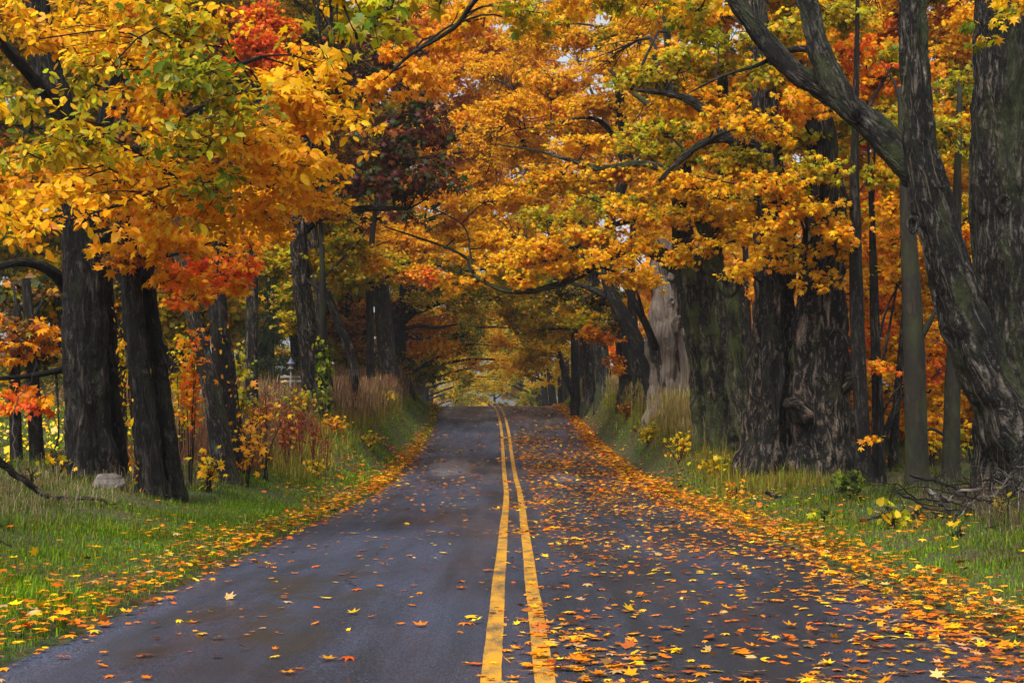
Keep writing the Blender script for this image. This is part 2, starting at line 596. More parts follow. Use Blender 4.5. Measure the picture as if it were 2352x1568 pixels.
def plates(c, f, seed):
    """bark relief: upright ridges that split and rejoin, broken across into plates"""
    q = c * np.array([1, 1, .24])
    w = np.stack([vnoise(q, f * .5, seed + 1), vnoise(q, f * .5, seed + 2), vnoise(q, f * .5, seed + 3)], -1) - .5
    q = q + w * (.55 / f)
    a = np.abs(vnoise(q, f, seed + 4) - .5) * 2
    b = np.abs(vnoise(q, f * 2.1, seed + 5) - .5) * 2
    k = np.abs(vnoise(c * np.array([.5, .5, 1]) + w * .1, f * .75, seed + 6) - .5) * 2
    return np.clip(a * 2.2, 0, 1) * .6 + np.clip(b * 2, 0, 1) * .28 + np.clip(k * 3.2, 0, 1) * .22 - .8


def trunk_part(th, path, mat, name='trunk', sides=28, seed=0, amp=.09, parent=None, relief=0.0):
    lob = lobes(seed, amp)
    if relief > 0:
        L_ = np.linalg.norm(np.diff(path[:, :3], axis=0), axis=1).sum()
        rm = float(np.mean(path[:, 3]))
        path = spline(path[::2], int(np.clip(L_ / .032, 60, 330)))
        sides = int(np.clip(2 * math.pi * rm / .024, 36, 190))
        base_lob = lob

        def lob(ph, L, R_):
            c = np.stack(np.broadcast_arrays(np.cos(ph) * rm, np.sin(ph) * rm, L + 0 * ph), -1)
            knob = (vnoise(c, 1.7 / max(rm, .2) ** .5, seed) - .5) * .22 + (vnoise(c, 4.6, seed + 9) - .5) * .09
            return base_lob(ph, L, R_) + knob * amp / .09 + plates(c, 9.0, seed) * relief / np.maximum(R_, .06)
    V, Fc, B = tubes(path[None, :, :3], path[None, :, 3], sides, True, lob)
    return th.part(name, V, Fc, mat, parent, bark=B, smooth=True)


_seed = [100]


def tree(label, stems, sprays, mat, limbs=(), cat='tree', name='maple_tree', sides=28, amp=.09, group=None, flare=1.35, twig=None, base=None, relief=0.0):
    paths = []
    for i, s in enumerate(stems):
        rooted = i == 0 or (len(s[0]) == 4 and s[0][1] > 830 and abs(at(s[0][0], s[0][1], s[0][3])[2] - gz(*at(s[0][0], s[0][1], s[0][3])[:2])) < .6)
        paths.append(px_path(s, 90 if sides >= 24 else 40, rooted, flare))
    b = paths[0][0]
    th = Thing(name, label, cat, (b[0], b[1], float(gz(b[0], b[1]))), group)
    for p in paths:
        _seed[0] += 1
        trunk_part(th, p, mat, 'trunk' if p is paths[0] else 'stem', sides, _seed[0], amp, relief=relief)
    for l in limbs:
        p = px_path(l, 40, False)
        _seed[0] += 1
        trunk_part(th, p, mat, 'limb', 12, _seed[0], amp * .8, relief=relief * .7 if relief and p[:, 3].max() > .12 else 0)
        paths.append(p)
    if sprays:
        crown(th, paths, sprays, twig or BARK_TWIG)
    return th, paths


def knot(th, c, nrmv, r, mat, name='knot_hole'):
    """ring of healed bark round a dark hollow"""
    nv = nrm(np.array(nrmv, float))
    a = nrm(np.cross(nv, [0, 0, 1.0]))
    b = np.cross(nv, a)
    prof = [(1.55, -.05), (1.35, .22), (1.0, .34), (.72, .16), (.55, -.15), (.3, -.32), (.02, -.36)]
    ph = np.arange(20) / 20 * 2 * np.pi
    V = []
    for rr, hh in prof:
        w = 1 + .08 * np.cos(3 * ph + 1) + .05 * np.cos(5 * ph)
        V.append(c + r * rr * (w * np.cos(ph))[:, None] * a * .75 + r * rr * (w * np.sin(ph))[:, None] * b + nv * hh * r)
    V = np.concatenate(V)
    idx = np.arange(len(V)).reshape(len(prof), 20)
    q = np.stack([idx[:-1], np.roll(idx[:-1], -1, 1), np.roll(idx[1:], -1, 1), idx[1:]], -1).reshape(-1, 4)
    return th.part(name, V, [q], mat, bark=(V - c) * 1.0, smooth=True)

# =================================================================== SETTING
cam = bpy.data.objects.new('camera', bpy.data.cameras.new('camera'))
COL.objects.link(cam)
cam.data.sensor_width = 36
cam.data.lens = 36 * F / 2352
cam.data.clip_start = .05
cam.data.clip_end = 3000
cam.location = (0, 0, CH)
cam.rotation_euler = (math.pi / 2 + TH, 0, 0)
sc.camera = cam

SUN_EL, SUN_AZ = math.radians(52), math.radians(205)
world = bpy.data.worlds.new('World')
sc.world = world
world.use_nodes = True
nt = world.node_tree
nt.nodes.clear()
sky = nt.nodes.new('ShaderNodeTexSky')
sky.sky_type = 'NISHITA'
sky.sun_disc = False
sky.sun_elevation = SUN_EL
sky.sun_rotation = SUN_AZ
sky.dust_density = 5
sky.ozone_density = .6
hs = N(nt, 'ShaderNodeHueSaturation', Saturation=.32)
bg = N(nt, 'ShaderNodeBackground', Strength=.15)
wo = nt.nodes.new('ShaderNodeOutputWorld')
nt.links.new(sky.outputs[0], hs.inputs['Color'])
nt.links.new(hs.outputs[0], bg.inputs[0])
nt.links.new(bg.outputs[0], wo.inputs[0])

sl = bpy.data.lights.new('sun', 'SUN')
sl.energy = 1.7
sl.angle = math.radians(16)
sl.color = (1, .95, .88)
so = bpy.data.objects.new('sun', sl)
COL.objects.link(so)
sd = Vector((math.sin(SUN_AZ) * math.cos(SUN_EL), math.cos(SUN_AZ) * math.cos(SUN_EL), math.sin(SUN_EL)))
so.rotation_euler = (-sd).to_track_quat('-Z', 'Y').to_euler()
so.location = (0, -20, 40)

sc.view_settings.view_transform = 'Standard'
sc.view_settings.look = 'None'
sc.view_settings.gamma = 1
sc.view_settings.exposure = .62
sc.cycles.max_bounces = 10
sc.cycles.diffuse_bounces = 7
sc.cycles.glossy_bounces = 3
sc.cycles.transmission_bounces = 6
sc.cycles.use_denoising = True
sc.cycles.denoiser = 'OPENIMAGEDENOISE'
sc.cycles.denoising_input_passes = 'RGB_ALBEDO_NORMAL'
sc.cycles.denoising_prefilter = 'NONE'
sc.cycles.sample_clamp_indirect = 6

# ---- ground: one sheet to the horizon
sg = np.concatenate([-np.geomspace(900, 14, 26), np.arange(-13.5, 13.6, .25), np.geomspace(14, 900, 26)])
yg = np.concatenate([np.arange(-60, 0, 3.0), np.arange(0, 110, .4), np.geomspace(110, 890, 34)])
Sg, Yg = np.meshgrid(sg, yg)
Zg = ground(Sg, Yg) - .05 * (1 - sstep(2.95, 3.35, np.abs(Sg)))
Xg = Sg + cen(Yg)
V = np.stack([Xg, Yg, Zg], -1).reshape(-1, 3)
ix = np.arange(len(V)).reshape(Sg.shape)
Q = np.stack([ix[:-1, :-1], ix[:-1, 1:], ix[1:, 1:], ix[1:, :-1]], -1).reshape(-1, 4)
m, nt, out = new_mat('earth_and_litter')
tc = N(nt, 'ShaderNodeTexCoord')
o_ = tc.outputs['Object']
n1 = noise(nt, o_, .55, 5, .6)
n2 = noise(nt, o_, 9, 6, .7)
n3 = noise(nt, o_, 34, 4, .7)
grass = ramp(nt, n3, [(.3, (.02, .035, .008)), (.7, (.07, .095, .02))])
litter = ramp(nt, n2, [(.3, (.022, .016, .009)), (.5, (.06, .036, .015)), (.62, (.13, .062, .015)), (.75, (.09, .06, .03))])
c = mixc(nt, ramp(nt, n1, [(.42, (0, 0, 0)), (.58, (1, 1, 1))]), grass, litter)
b = N(nt, 'ShaderNodeBsdfPrincipled', Roughness=.9)
nt.links.new(c, b.inputs['Base Color'])
bp = N(nt, 'ShaderNodeBump', Strength=.7, Distance=.06)
nt.links.new(mth(nt, 'ADD', n2, mth(nt, 'MULTIPLY', n3, .5)), bp.inputs['Height'])
nt.links.new(bp.outputs[0], b.inputs['Normal'])
nt.links.new(b.outputs[0], out.inputs[0])
g = mk('ground', V, [Q], m, smooth=True)
tag(g, 'dark leaf strewn earth under the trees on both sides of the road', kind='structure')

# ---- road
yr = np.concatenate([np.arange(-40, 0, 1.0), np.arange(0, 100, .2), np.arange(100, 300, 2.0)])
us = np.array([-1, -.97, -.8, -.6, -.4, -.2, 0, .2, .4, .6, .8, .97, 1])
Ur, Yr = np.meshgrid(us, yr)
pr = np.stack([Yr * .0, Yr, Yr * 0], -1)
el = 2.93 + .09 * (vnoise(pr, 1.3, 3) - .5) + .10 * (vnoise(pr, .35, 4) - .5)
er = 3.13 + .09 * (vnoise(pr, 1.3, 5) - .5) + .10 * (vnoise(pr, .35, 6) - .5)
Sr = np.where(Ur < 0, Ur * el, Ur * er)


def road_top(s, Y):
    return road_z(Y) + .03 * (1 - (np.asarray(s) / 3.0) ** 2)


Zr = road_top(Sr, Yr) - np.where(np.abs(Ur) > .99, .035, 0)
V = np.stack([Sr + cen(Yr), Yr, Zr], -1).reshape(-1, 3)
ix = np.arange(len(V)).reshape(Sr.shape)
Q = np.stack([ix[:-1, :-1], ix[:-1, 1:], ix[1:, 1:], ix[1:, :-1]], -1).reshape(-1, 4)
m, nt, out = new_mat('wet_asphalt')
tc = N(nt, 'ShaderNodeTexCoord')
o_ = tc.outputs['Object']
grain = noise(nt, o_, 95, 4, .8)
grain2 = noise(nt, o_, 45, 3, .6)
patch = noise(nt, mapv(nt, o_, (1, .22, 1)), .9, 5, .6, .6)
streak = noise(nt, mapv(nt, o_, (1, .05, 1)), 3.2, 4, .6)
sx = N(nt, 'ShaderNodeSeparateXYZ')
nt.links.new(o_, sx.inputs[0])
wet = noise(nt, mapv(nt, o_, (1, .3, 1), (7, 2, 0)), .55, 4, .55, .8)
base = ramp(nt, grain, [(.36, (.0012, .0015, .0028)), (.5, (.006, .0072, .0115)), (.66, (.045, .050, .070))])
tr = mth(nt, 'ABSOLUTE', mth(nt, 'SUBTRACT', mth(nt, 'ABSOLUTE', sx.outputs[0]), 1.55))
trk = mth(nt, 'MULTIPLY', ramp(nt, tr, [(.35, (1, 1, 1)), (.9, (0, 0, 0))]), .35)
patch = mth(nt, 'ADD', patch, mth(nt, 'MULTIPLY', mth(nt, 'SUBTRACT', streak, .5), .7))
lane = ramp(nt, mth(nt, 'ADD', mth(nt, 'MULTIPLY', sx.outputs[0], -.16), .5), [(.3, (0, 0, 0)), (.7, (1, 1, 1))])
patch = mth(nt, 'ADD', patch, mth(nt, 'MULTIPLY', lane, .17))  # wet sheen put into the colour: left lane painted paler
base = mixc(nt, ramp(nt, patch, [(.42, (0, 0, 0)), (.78, (1, 1, 1))]), base, mixc(nt, 1.0, base, (3.5, 3.7, 4.3), 'MULTIPLY'))
# brown silt washed on to the near side of the left lane
zone = mth(nt, 'MULTIPLY', ramp(nt, mth(nt, 'MULTIPLY', mth(nt, 'ADD', sx.outputs[0], 3.2), .28), [(.12, (0, 0, 0)), (.3, (1, 1, 1)), (.5, (1, 1, 1)), (.72, (0, 0, 0))]),
           ramp(nt, mth(nt, 'MULTIPLY', sx.outputs[1], .05), [(.36, (0, 0, 0)), (.44, (1, 1, 1)), (.6, (1, 1, 1)), (.78, (0, 0, 0))]))
silt = mth(nt, 'MULTIPLY', zone, ramp(nt, noise(nt, mapv(nt, o_, (1, .6, 1), (2, 9, 0)), 1.5, 5, .6, .5), [(.46, (0, 0, 0)), (.62, (1, 1, 1))]))
base = mixc(nt, mth(nt, 'MULTIPLY', silt, .75), base, (.030, .019, .005))
b = N(nt, 'ShaderNodeBsdfPrincipled')
b.inputs['Specular IOR Level'].default_value = .38
rg = ramp(nt, mth(nt, 'ADD', mth(nt, 'MULTIPLY', wet, .8), mth(nt, 'MULTIPLY', streak, .25)), [(.36, (.85, .85, .85)), (.52, (.65, .65, .65)), (.64, (.4, .4, .4)), (.7, (.3, .3, .3))])
# sky glare painted as pale colour: left lane before the rise, smaller one right
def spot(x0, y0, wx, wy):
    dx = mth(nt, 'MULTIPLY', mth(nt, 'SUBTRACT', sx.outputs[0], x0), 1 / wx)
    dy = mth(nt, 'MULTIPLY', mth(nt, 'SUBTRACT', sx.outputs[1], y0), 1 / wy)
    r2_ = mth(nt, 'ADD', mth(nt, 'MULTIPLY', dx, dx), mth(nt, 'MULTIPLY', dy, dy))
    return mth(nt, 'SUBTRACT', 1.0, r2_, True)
glare = mth(nt, 'ADD', spot(-1.75, 40.5, .8, 4.5), mth(nt, 'MULTIPLY', spot(1.35, 37, .5, 3), .7), True)
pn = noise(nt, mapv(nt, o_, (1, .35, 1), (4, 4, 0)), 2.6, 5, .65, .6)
glare_mask = ramp(nt, mth(nt, 'ADD', mth(nt, 'MULTIPLY', glare, .5), mth(nt, 'MULTIPLY', pn, mth(nt, 'MINIMUM', mth(nt, 'MULTIPLY', glare, 4), 1))), [(.62, (0, 0, 0)), (.95, (1, 1, 1))])
base = mixc(nt, mth(nt, 'MULTIPLY', glare_mask, .8), base, (.17, .17, .20))
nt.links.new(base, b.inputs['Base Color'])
nt.links.new(rg, b.inputs['Roughness'])
bp = N(nt, 'ShaderNodeBump', Strength=.4, Distance=.010)
nt.links.new(mth(nt, 'SUBTRACT', .55, mth(nt, 'MULTIPLY', glare_mask, .5)), bp.inputs['Strength'])
wf = ramp(nt, mth(nt, 'ADD', mth(nt, 'MULTIPLY', wet, .75), mth(nt, 'MULTIPLY', streak, .3)), [(.40, (0, 0, 0)), (.66, (1, 1, 1))])
nt.links.new(mth(nt, 'MULTIPLY', wf, .5), b.inputs['Coat Weight'])
b.inputs['Coat Roughness'].default_value = .24
nt.links.new(mth(nt, 'ADD', grain2, grain), bp.inputs['Height'])
nt.links.new(bp.outputs[0], b.inputs['Normal'])
nt.links.new(b.outputs[0], out.inputs[0])
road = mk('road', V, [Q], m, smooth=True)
tag(road, 'wet dark asphalt country road running over a rise under the trees', kind='structure')

# ---- the two painted lines
m, nt, out = new_mat('yellow_paint')
tc = N(nt, 'ShaderNodeTexCoord')
o_ = tc.outputs['Object']
w1 = noise(nt, o_, 120, 4, .7)
w2 = noise(nt, mapv(nt, o_, (1, .4, 1)), 6, 4, .6)
wear = ramp(nt, mth(nt, 'ADD', mth(nt, 'MULTIPLY', w1, .6), mth(nt, 'MULTIPLY', w2, .5)), [(.50, (0, 0, 0)), (.64, (1, 1, 1))])
c = mixc(nt, wear, ramp(nt, w2, [(.3, (.60, .27, .003)), (.7, (.74, .35, .004))]), (.07, .055, .035))
b = N(nt, 'ShaderNodeBsdfPrincipled', Roughness=.55)
nt.links.new(c, b.inputs['Base Color'])
nt.links.new(b.outputs[0], out.inputs[0])
for so_, lab in ((-.14, 'left yellow line of the painted pair along the middle of the road'), (.14, 'right yellow line of the painted pair along the middle of the road')):
    yl = np.concatenate([np.arange(-30, 0, 1.0), np.arange(0, 100, .1)])
    pj = np.stack([yl * 0 + so_, yl, yl * 0], -1)
    wl = .054 + .008 * (vnoise(pj, 9, 8) - .5)
    cx = cen(yl) + so_ + .012 * (vnoise(pj, .5, 9) - .5)
    V = np.concatenate([np.stack([cx - wl, yl, road_top(so_ - wl, yl) + .005], -1), np.stack([cx + wl, yl, road_top(so_ + wl, yl) + .005], -1)])
    k = len(yl)
    i = np.arange(k - 1)
    tag(mk('road_marking', V, [np.stack([i, i + k, i + k + 1, i + 1], -1)], m), lab, kind='structure')

# ---- thin mist of the damp day
HZ = bpy.data.materials.new('mist')
HZ.use_nodes = True
nt = HZ.node_tree
nt.nodes.clear()
out = nt.nodes.new('ShaderNodeOutputMaterial')
pv = nt.nodes.new('ShaderNodeVolumePrincipled')
pv.inputs['Density'].default_value = .0004
pv.inputs['Color'].default_value = (.9, .92, .95, 1)
pv.inputs['Anisotropy'].default_value = .2
nt.links.new(pv.outputs[0], out.inputs['Volume'])
xa, xb, ya, yb, za, zb = -920, 920, -70, 910, -4.5, 45
V = np.array([(x, y, z) for x in (xa, xb) for y in (ya, yb) for z in (za, zb)], float)
Q = np.array([(0, 1, 3, 2), (4, 6, 7, 5), (0, 4, 5, 1), (2, 3, 7, 6), (0, 2, 6, 4), (1, 5, 7, 3)])
tag(mk('haze', V, [Q], HZ), 'thin pale mist hanging in the lane', kind='stuff')
sc.cycles.volume_bounces = 0
# =================================================================== TREES, LEFT SIDE OF THE ROAD
LEFTG = 'trees along the left roadside'
RIGHTG = 'trees along the right roadside'


def R(rows, d0, d1=None):
    """rows (x, y, w) -> (x, y, w, d) with depth running from d0 to d1"""
    d1 = d0 if d1 is None else d1
    n = len(rows)
    return [(*r, d0 + (d1 - d0) * i / max(1, n - 1)) for i, r in enumerate(rows)]


O = dict(sh='oval', ls=.102)
L1s = [(60, 50, 18, 110, 70, 'gold'), (230, 40, 17, 140, 70, 'gold'), (400, 60, 16, 140, 70, 'yelgreen'), (470, 20, 16, 60, 36, 'gold'), (40, 250, 15.5, 70, 50, 'yelgreen'), (90, 90, 15, 40, 50, 'gold'),
       (270, 160, 16, 130, 60, 'gold'), (430, 170, 15.5, 140, 60, 'green'), (540, 250, 16, 110, 50, 'olive'), (60, 350, 15, 90, 60, 'yelgreen'),
       (210, 330, 15, 130, 50, 'yelgreen'), (220, 190, 15, 60, 45, 'yelgreen'), (390, 330, 15.5, 110, 60, 'olive'), (470, 420, 16, 60, 40, 'green'), (560, 330, 17, 100, 50, 'gold'), (680, 230, 17.5, 120, 70, 'bright'),
       (760, 290, 18, 100, 60, 'bright'), (650, 390, 17.5, 130, 60, 'bright'), (790, 370, 19, 60, 40, 'gold'), (500, 400, 17, 120, 50, 'gold'), (330, 460, 16, 130, 50, 'orange'),
       (130, 450, 15, 120, 50, 'gold'), (40, 540, 14, 70, 55, 'gold'), (620, 490, 18, 90, 50, 'orange'), (180, 500, 15, 60, 35, 'orange'), (460, 490, 18, 120, 45, 'orange'),
       (745, 150, 19, 50, 40, 'gold'), (330, 250, 17.5, 120, 50, 'orange'), (100, 420, 17, 100, 40, 'orange'), (740, 200, 19, 60, 60, 'gold'), (700, 450, 18.5, 60, 40, 'orange'),
       (20, 420, 18, 70, 60, 'orange'), (290, 390, 18.5, 120, 50, 'orange'), (640, 310, 20, 120, 60, 'orange'), (240, 90, 20, 150, 70, 'orange'), (440, 100, 20, 90, 60, 'orange')]
tree('massive rough barked twin trunk by the pale rock under gold and green leaves',
     [R([(212, 1125, 122), (205, 1000, 108), (198, 850, 98), (192, 700, 92), (186, 560, 84), (160, 400, 76), (128, 230, 70), (98, 100, 60), (80, -60, 50)], 22.6, 21.5),
      R([(270, 1128, 58), (262, 1000, 56), (250, 850, 52), (240, 700, 50), (230, 560, 48), (228, 400, 42), (255, 200, 34), (300, 0, 26)], 23.1, 22.4)],
     [SP(*s, cov=2.0, sl=0.0, face=.55, **O) for s in L1s],
     BARK_DARK,
     limbs=[R([(155, 660, 34), (115, 622, 26), (60, 603, 20), (0, 612, 16), (-60, 640, 12)], 22.4, 20.8), R([(165, 843, 18), (110, 856, 14), (40, 866, 11), (-40, 870, 9)], 22.5, 21.5),
            R([(128, 853, 6), (133, 930, 5), (134, 1000, 4), (124, 1035, 3)], 22.3, 22.0), R([(176, 880, 7), (184, 930, 5), (170, 1010, 4), (152, 1075, 2.5)], 22.0, 21.7),
            R([(130, 240, 40), (70, 175, 30), (0, 95, 24), (-50, 30, 18)], 21.4, 19.5), R([(195, 430, 26), (330, 330, 18), (470, 240, 10), (600, 200, 6)], 21.6, 17),
            R([(205, 560, 22), (320, 500, 13), (400, 470, 9), (500, 440, 6)], 22, 18), R([(230, 640, 16), (330, 600, 10), (420, 580, 7), (490, 555, 4)], 22.6, 19.5),
            R([(255, 300, 24), (420, 200, 16), (600, 130, 9)], 22, 18.5)],
     amp=.06, group=LEFTG, relief=.04)

tree('black twin trunk wound with yellow leaved vine, second from the rock',
     [R([(350, 1150, 66), (332, 950, 60), (315, 800, 56), (302, 650, 50), (300, 520, 44), (290, 380, 36)], 21, 20.6),
      R([(398, 1152, 50), (384, 1000, 46), (366, 850, 40), (345, 700, 34), (342, 560, 30), (362, 440, 24), (380, 330, 16)], 21.3, 20.8)],
     [SP(x, y, d, a, b, p, cov=1.7, sh='maple', ls=.12) for x, y, d, a, b, p in [(330, 540, 19.5, 110, 45, 'orange'), (430, 560, 20, 80, 45, 'orange'), (280, 600, 20.3, 60, 40, 'rust'), (400, 640, 20.5, 60, 30, 'redorange'), (300, 480, 20, 120, 40, 'orange')]],
     BARK_DARK, amp=.06, group=LEFTG, relief=.034)

tree('leaning grey trunk with pale worn flank and red leaves at its top',
     [R([(518, 1112, 58), (502, 1000, 50), (480, 880, 42), (456, 780, 36), (435, 700, 32), (415, 600, 28), (400, 480, 22)], 25)],
     [SP(x, y, d, a, b, p, cov=1.6) for x, y, d, a, b, p in [(470, 625, 22.5, 110, 30, 'red'), (560, 610, 22.5, 70, 30, 'red'), (430, 690, 22.5, 60, 30, 'redorange'), (520, 650, 23, 80, 25, 'redorange'), (400, 640, 23.5, 50, 30, 'red'), (560, 545, 23, 80, 35, 'orange')]],
     BARK_PALE, limbs=[R([(425, 650, 12), (470, 640, 8), (540, 630, 6), (600, 625, 4)], 24.5, 22.5)], amp=.07, group=LEFTG, relief=.016)

tree('dark upright trunk hung with orange vine leaves behind the leaning grey one',
     [R([(542, 1112, 56), (532, 1000, 52), (520, 880, 48), (506, 760, 44), (502, 640, 42), (520, 520, 36), (540, 380, 30)], 26.4)],
     [SP(x, y, d, a, b, p, cov=1.8, ls=.14) for x, y, d, a, b, p in [(620, 470, 25, 90, 40, 'orange'), (540, 490, 26, 80, 40, 'rust'), (640, 530, 26, 50, 30, 'orange')]],
     BARK_DARK, amp=.06, group=LEFTG, relief=.022)

tree('slim black trunk in the shade close behind the massive twin trunk',
     [R([(280, 1075, 28), (277, 900, 25), (272, 750, 22), (270, 600, 18), (268, 450, 14)], 29)],
     [SP(x, y, d, a, b, p, cov=2) for x, y, d, a, b, p in [(290, 700, 28, 60, 60, 'dark'), (270, 560, 28, 70, 50, 'rust'), (300, 820, 28, 35, 60, 'mix')]],
     BARK_DARK, sides=16, group=LEFTG)
for rows, lab, sp in (
        ([(38, 1092, 28), (36, 1000, 26), (34, 900, 24), (36, 800, 22), (40, 700, 18)], 'thin black trunk before the bright field, farthest left of all',
         [(40, 915, 26, 55, 30, 'redorange'), (60, 690, 29, 130, 60, 'dark'), (20, 830, 27, 60, 30, 'orange')]),
        ([(86, 1097, 36), (82, 1000, 33), (77, 900, 30), (74, 800, 26), (60, 640, 20)], 'stout black trunk before the bright field with red leaves draped at eye level',
         [(85, 925, 25.5, 40, 25, 'red'), (100, 780, 27, 90, 40, 'orange'), (120, 690, 29, 90, 60, 'dark'), (40, 770, 26, 80, 40, 'rust'), (110, 830, 28, 60, 25, 'dark')])):
    tree(lab, [R(rows, 27)], [SP(*s, cov=1.7, ls=.13) for s in sp], BARK_DARK, sides=16, group=LEFTG)

BO = dict(sh='oak', ls=.17)
tree('tall oak leaning back from the road, dark burgundy leaves and a low level limb',
     [R([(728, 970, 56), (715, 850, 52), (703, 740, 46), (692, 640, 42), (686, 540, 40), (690, 420, 34), (715, 300, 28), (745, 150, 22), (760, 0, 16)], 40, 39)],
     [SP(x, y, d, a, b, 'burg', cov=c, **BO) for x, y, d, a, b, c in [(890, 300, 36, 110, 50, 1.9), (970, 240, 36, 70, 45, 1.4), (820, 425, 37, 80, 40, 1.5), (930, 425, 36.5, 100, 40, 1.8), (870, 370, 37, 90, 30, 1.2), (1000, 385, 35.5, 45, 35, 2.0), (880, 320, 35, 110, 60, 1.8), (1010, 300, 35, 46, 60, 1.4), (1015, 430, 35, 46, 40, 1.4), (930, 500, 35, 60, 16, 1.2), (780, 110, 35.5, 70, 80, 1.6), (840, 180, 35.5, 60, 50, 1.3), (900, 420, 35, 120, 50, 1.8),
                                                                       (790, 180, 37, 70, 70, 1.8), (870, 70, 37, 80, 70, 1.6), (830, 500, 37, 50, 14, 1.0), (960, 330, 36, 60, 40, 1.4), (900, 150, 38, 70, 50, 1.1), (850, 240, 38, 50, 50, 1.2)]],
     BARK_BROWN, limbs=[R([(688, 535, 30), (735, 498, 25), (800, 484, 19), (860, 478, 15), (938, 480, 9)], 40, 36), R([(692, 450, 22), (760, 412, 18), (840, 408, 15), (890, 388, 13), (945, 338, 9), (990, 285, 6)], 40, 36),
                        R([(715, 300, 20), (790, 170, 16), (850, 60, 12), (880, -20, 9)], 39.6, 38)], amp=.05, group=LEFTG, relief=.04)
tree('brown trunk half hidden behind the leaning oak', [R([(757, 955, 28), (748, 850, 25), (740, 760, 23), (732, 680, 21), (724, 560, 17), (715, 430, 12)], 42)],
     [SP(x, y, d, a, b, p) for x, y, d, a, b, p in [(640, 590, 44, 70, 60, 'yelgreen'), (660, 680, 44, 50, 50, 'dull'), (720, 480, 45, 60, 40, 'olive')]], BARK_BROWN, sides=16, group=LEFTG)
tree('slender mossy young maple with forking yellow green top beside the leaning oak', [R([(746, 950, 20), (743, 800, 17), (741, 660, 15), (739, 560, 12), (735, 470, 8), (740, 380, 5)], 39.3)],
     [SP(x, y, d, a, b, p, cov=1.7) for x, y, d, a, b, p in [(800, 560, 40, 60, 50, 'yelgreen'), (770, 620, 40, 60, 45, 'olive'), (690, 600, 40, 60, 40, 'yelgreen'), (850, 600, 41, 60, 40, 'gold'), (770, 500, 41, 60, 40, 'yelgreen'), (660, 740, 41, 40, 30, 'olive')]],
     BARK_SMOOTH, limbs=[R([(741, 668, 9), (720, 655, 8), (700, 640, 6), (660, 625, 4)], 39.3, 39.6), R([(741, 640, 7), (780, 600, 6), (820, 560, 4), (850, 520, 3)], 39.3, 40)], sides=14, amp=.03, group=LEFTG)
th, _ = tree('snapped trunk with a bent upper half, splintered at its kink in the brown grass',
             [R([(812, 958, 25), (811, 920, 23), (812, 880, 22), (814, 855, 23), (803, 808, 23), (783, 758, 21), (762, 702, 19), (742, 652, 17), (722, 600, 14), (705, 550, 10)], 43)], [], BARK_BROWN, sides=18, amp=.09, group=LEFTG)
# bare split wood hanging from the break
acc = Acc()
for k in range(5):
    a = at(822 - 4.5 * k, 848, 42.8)
    b_ = at(824 - 4.5 * k + rng.uniform(-2, 3), 872 + rng.uniform(0, 22), 42.75)
    V, Fc, B = tubes(spline([a, .5 * (a + b_) + [0, -.03, 0], b_], 5)[None], np.array([[.03, .032, .026, .016, .005]]), 5)
    acc.add(V, Fc, B)
V, Fc, B, _ = acc.get()
th.part('splinter', V, Fc, BARK_DEAD, bark=B)

GOL = [(930, 560, 58, 110, 50, 'gold'), (860, 620, 56, 90, 50, 'yelgreen'), (960, 630, 58, 80, 35, 'gold'), (880, 540, 60, 100, 60, 'bright'), (800, 640, 58, 70, 40, 'olive'), (990, 640, 55, 50, 20, 'redorange')]
tree('slim dark trunk in front of the pale grey one below yellow leaves', [R([(851, 885, 19), (850, 780, 18), (849, 690, 17), (850, 600, 15), (862, 480, 10), (880, 350, 7)], 57)],
     [SP(*s, cov=2.6) for s in GOL], BARK_DARK, sides=14, group=LEFTG)
tree('pale grey straight trunk above the brown grass bank', [R([(900, 905, 48), (887, 800, 42), (879, 700, 37), (873, 640, 34), (868, 540, 28), (885, 420, 22), (930, 250, 15), (960, 120, 10)], 62)],
     [SP(x, y, d, a, b, p, cov=2.8) for x, y, d, a, b, p in [(1060, 300, 58, 110, 70, 'bright'), (1010, 450, 58, 110, 60, 'bright'), (1090, 420, 60, 110, 70, 'bright'), (960, 200, 60, 90, 80, 'bright'), (1050, 160, 62, 110, 70, 'orange'),
                                                             (950, 70, 62, 110, 70, 'orange'), (1110, 530, 60, 100, 60, 'gold'), (1000, 540, 62, 90, 50, 'gold'), (900, 470, 64, 80, 60, 'yelgreen'), (1100, 250, 64, 90, 80, 'bright'), (1060, 370, 66, 140, 60, 'gold'), (1080, 60, 63, 120, 60, 'bright'), (1010, 130, 64, 110, 60, 'bright'), (1140, 120, 64, 110, 60, 'bright'), (1180, 200, 66, 110, 60, 'gold'), (1130, 20, 66, 110, 40, 'gold'), (960, 330, 66, 90, 60, 'bright'), (1180, 330, 66, 90, 60, 'gold'), (1000, 20, 66, 110, 50, 'orange'), (1240, 380, 66, 90, 50, 'gold'), (1230, 150, 67, 100, 50, 'bright'), (1290, 240, 67, 90, 50, 'gold')]], BARK_PALE, sides=18, amp=.05, group=LEFTG)
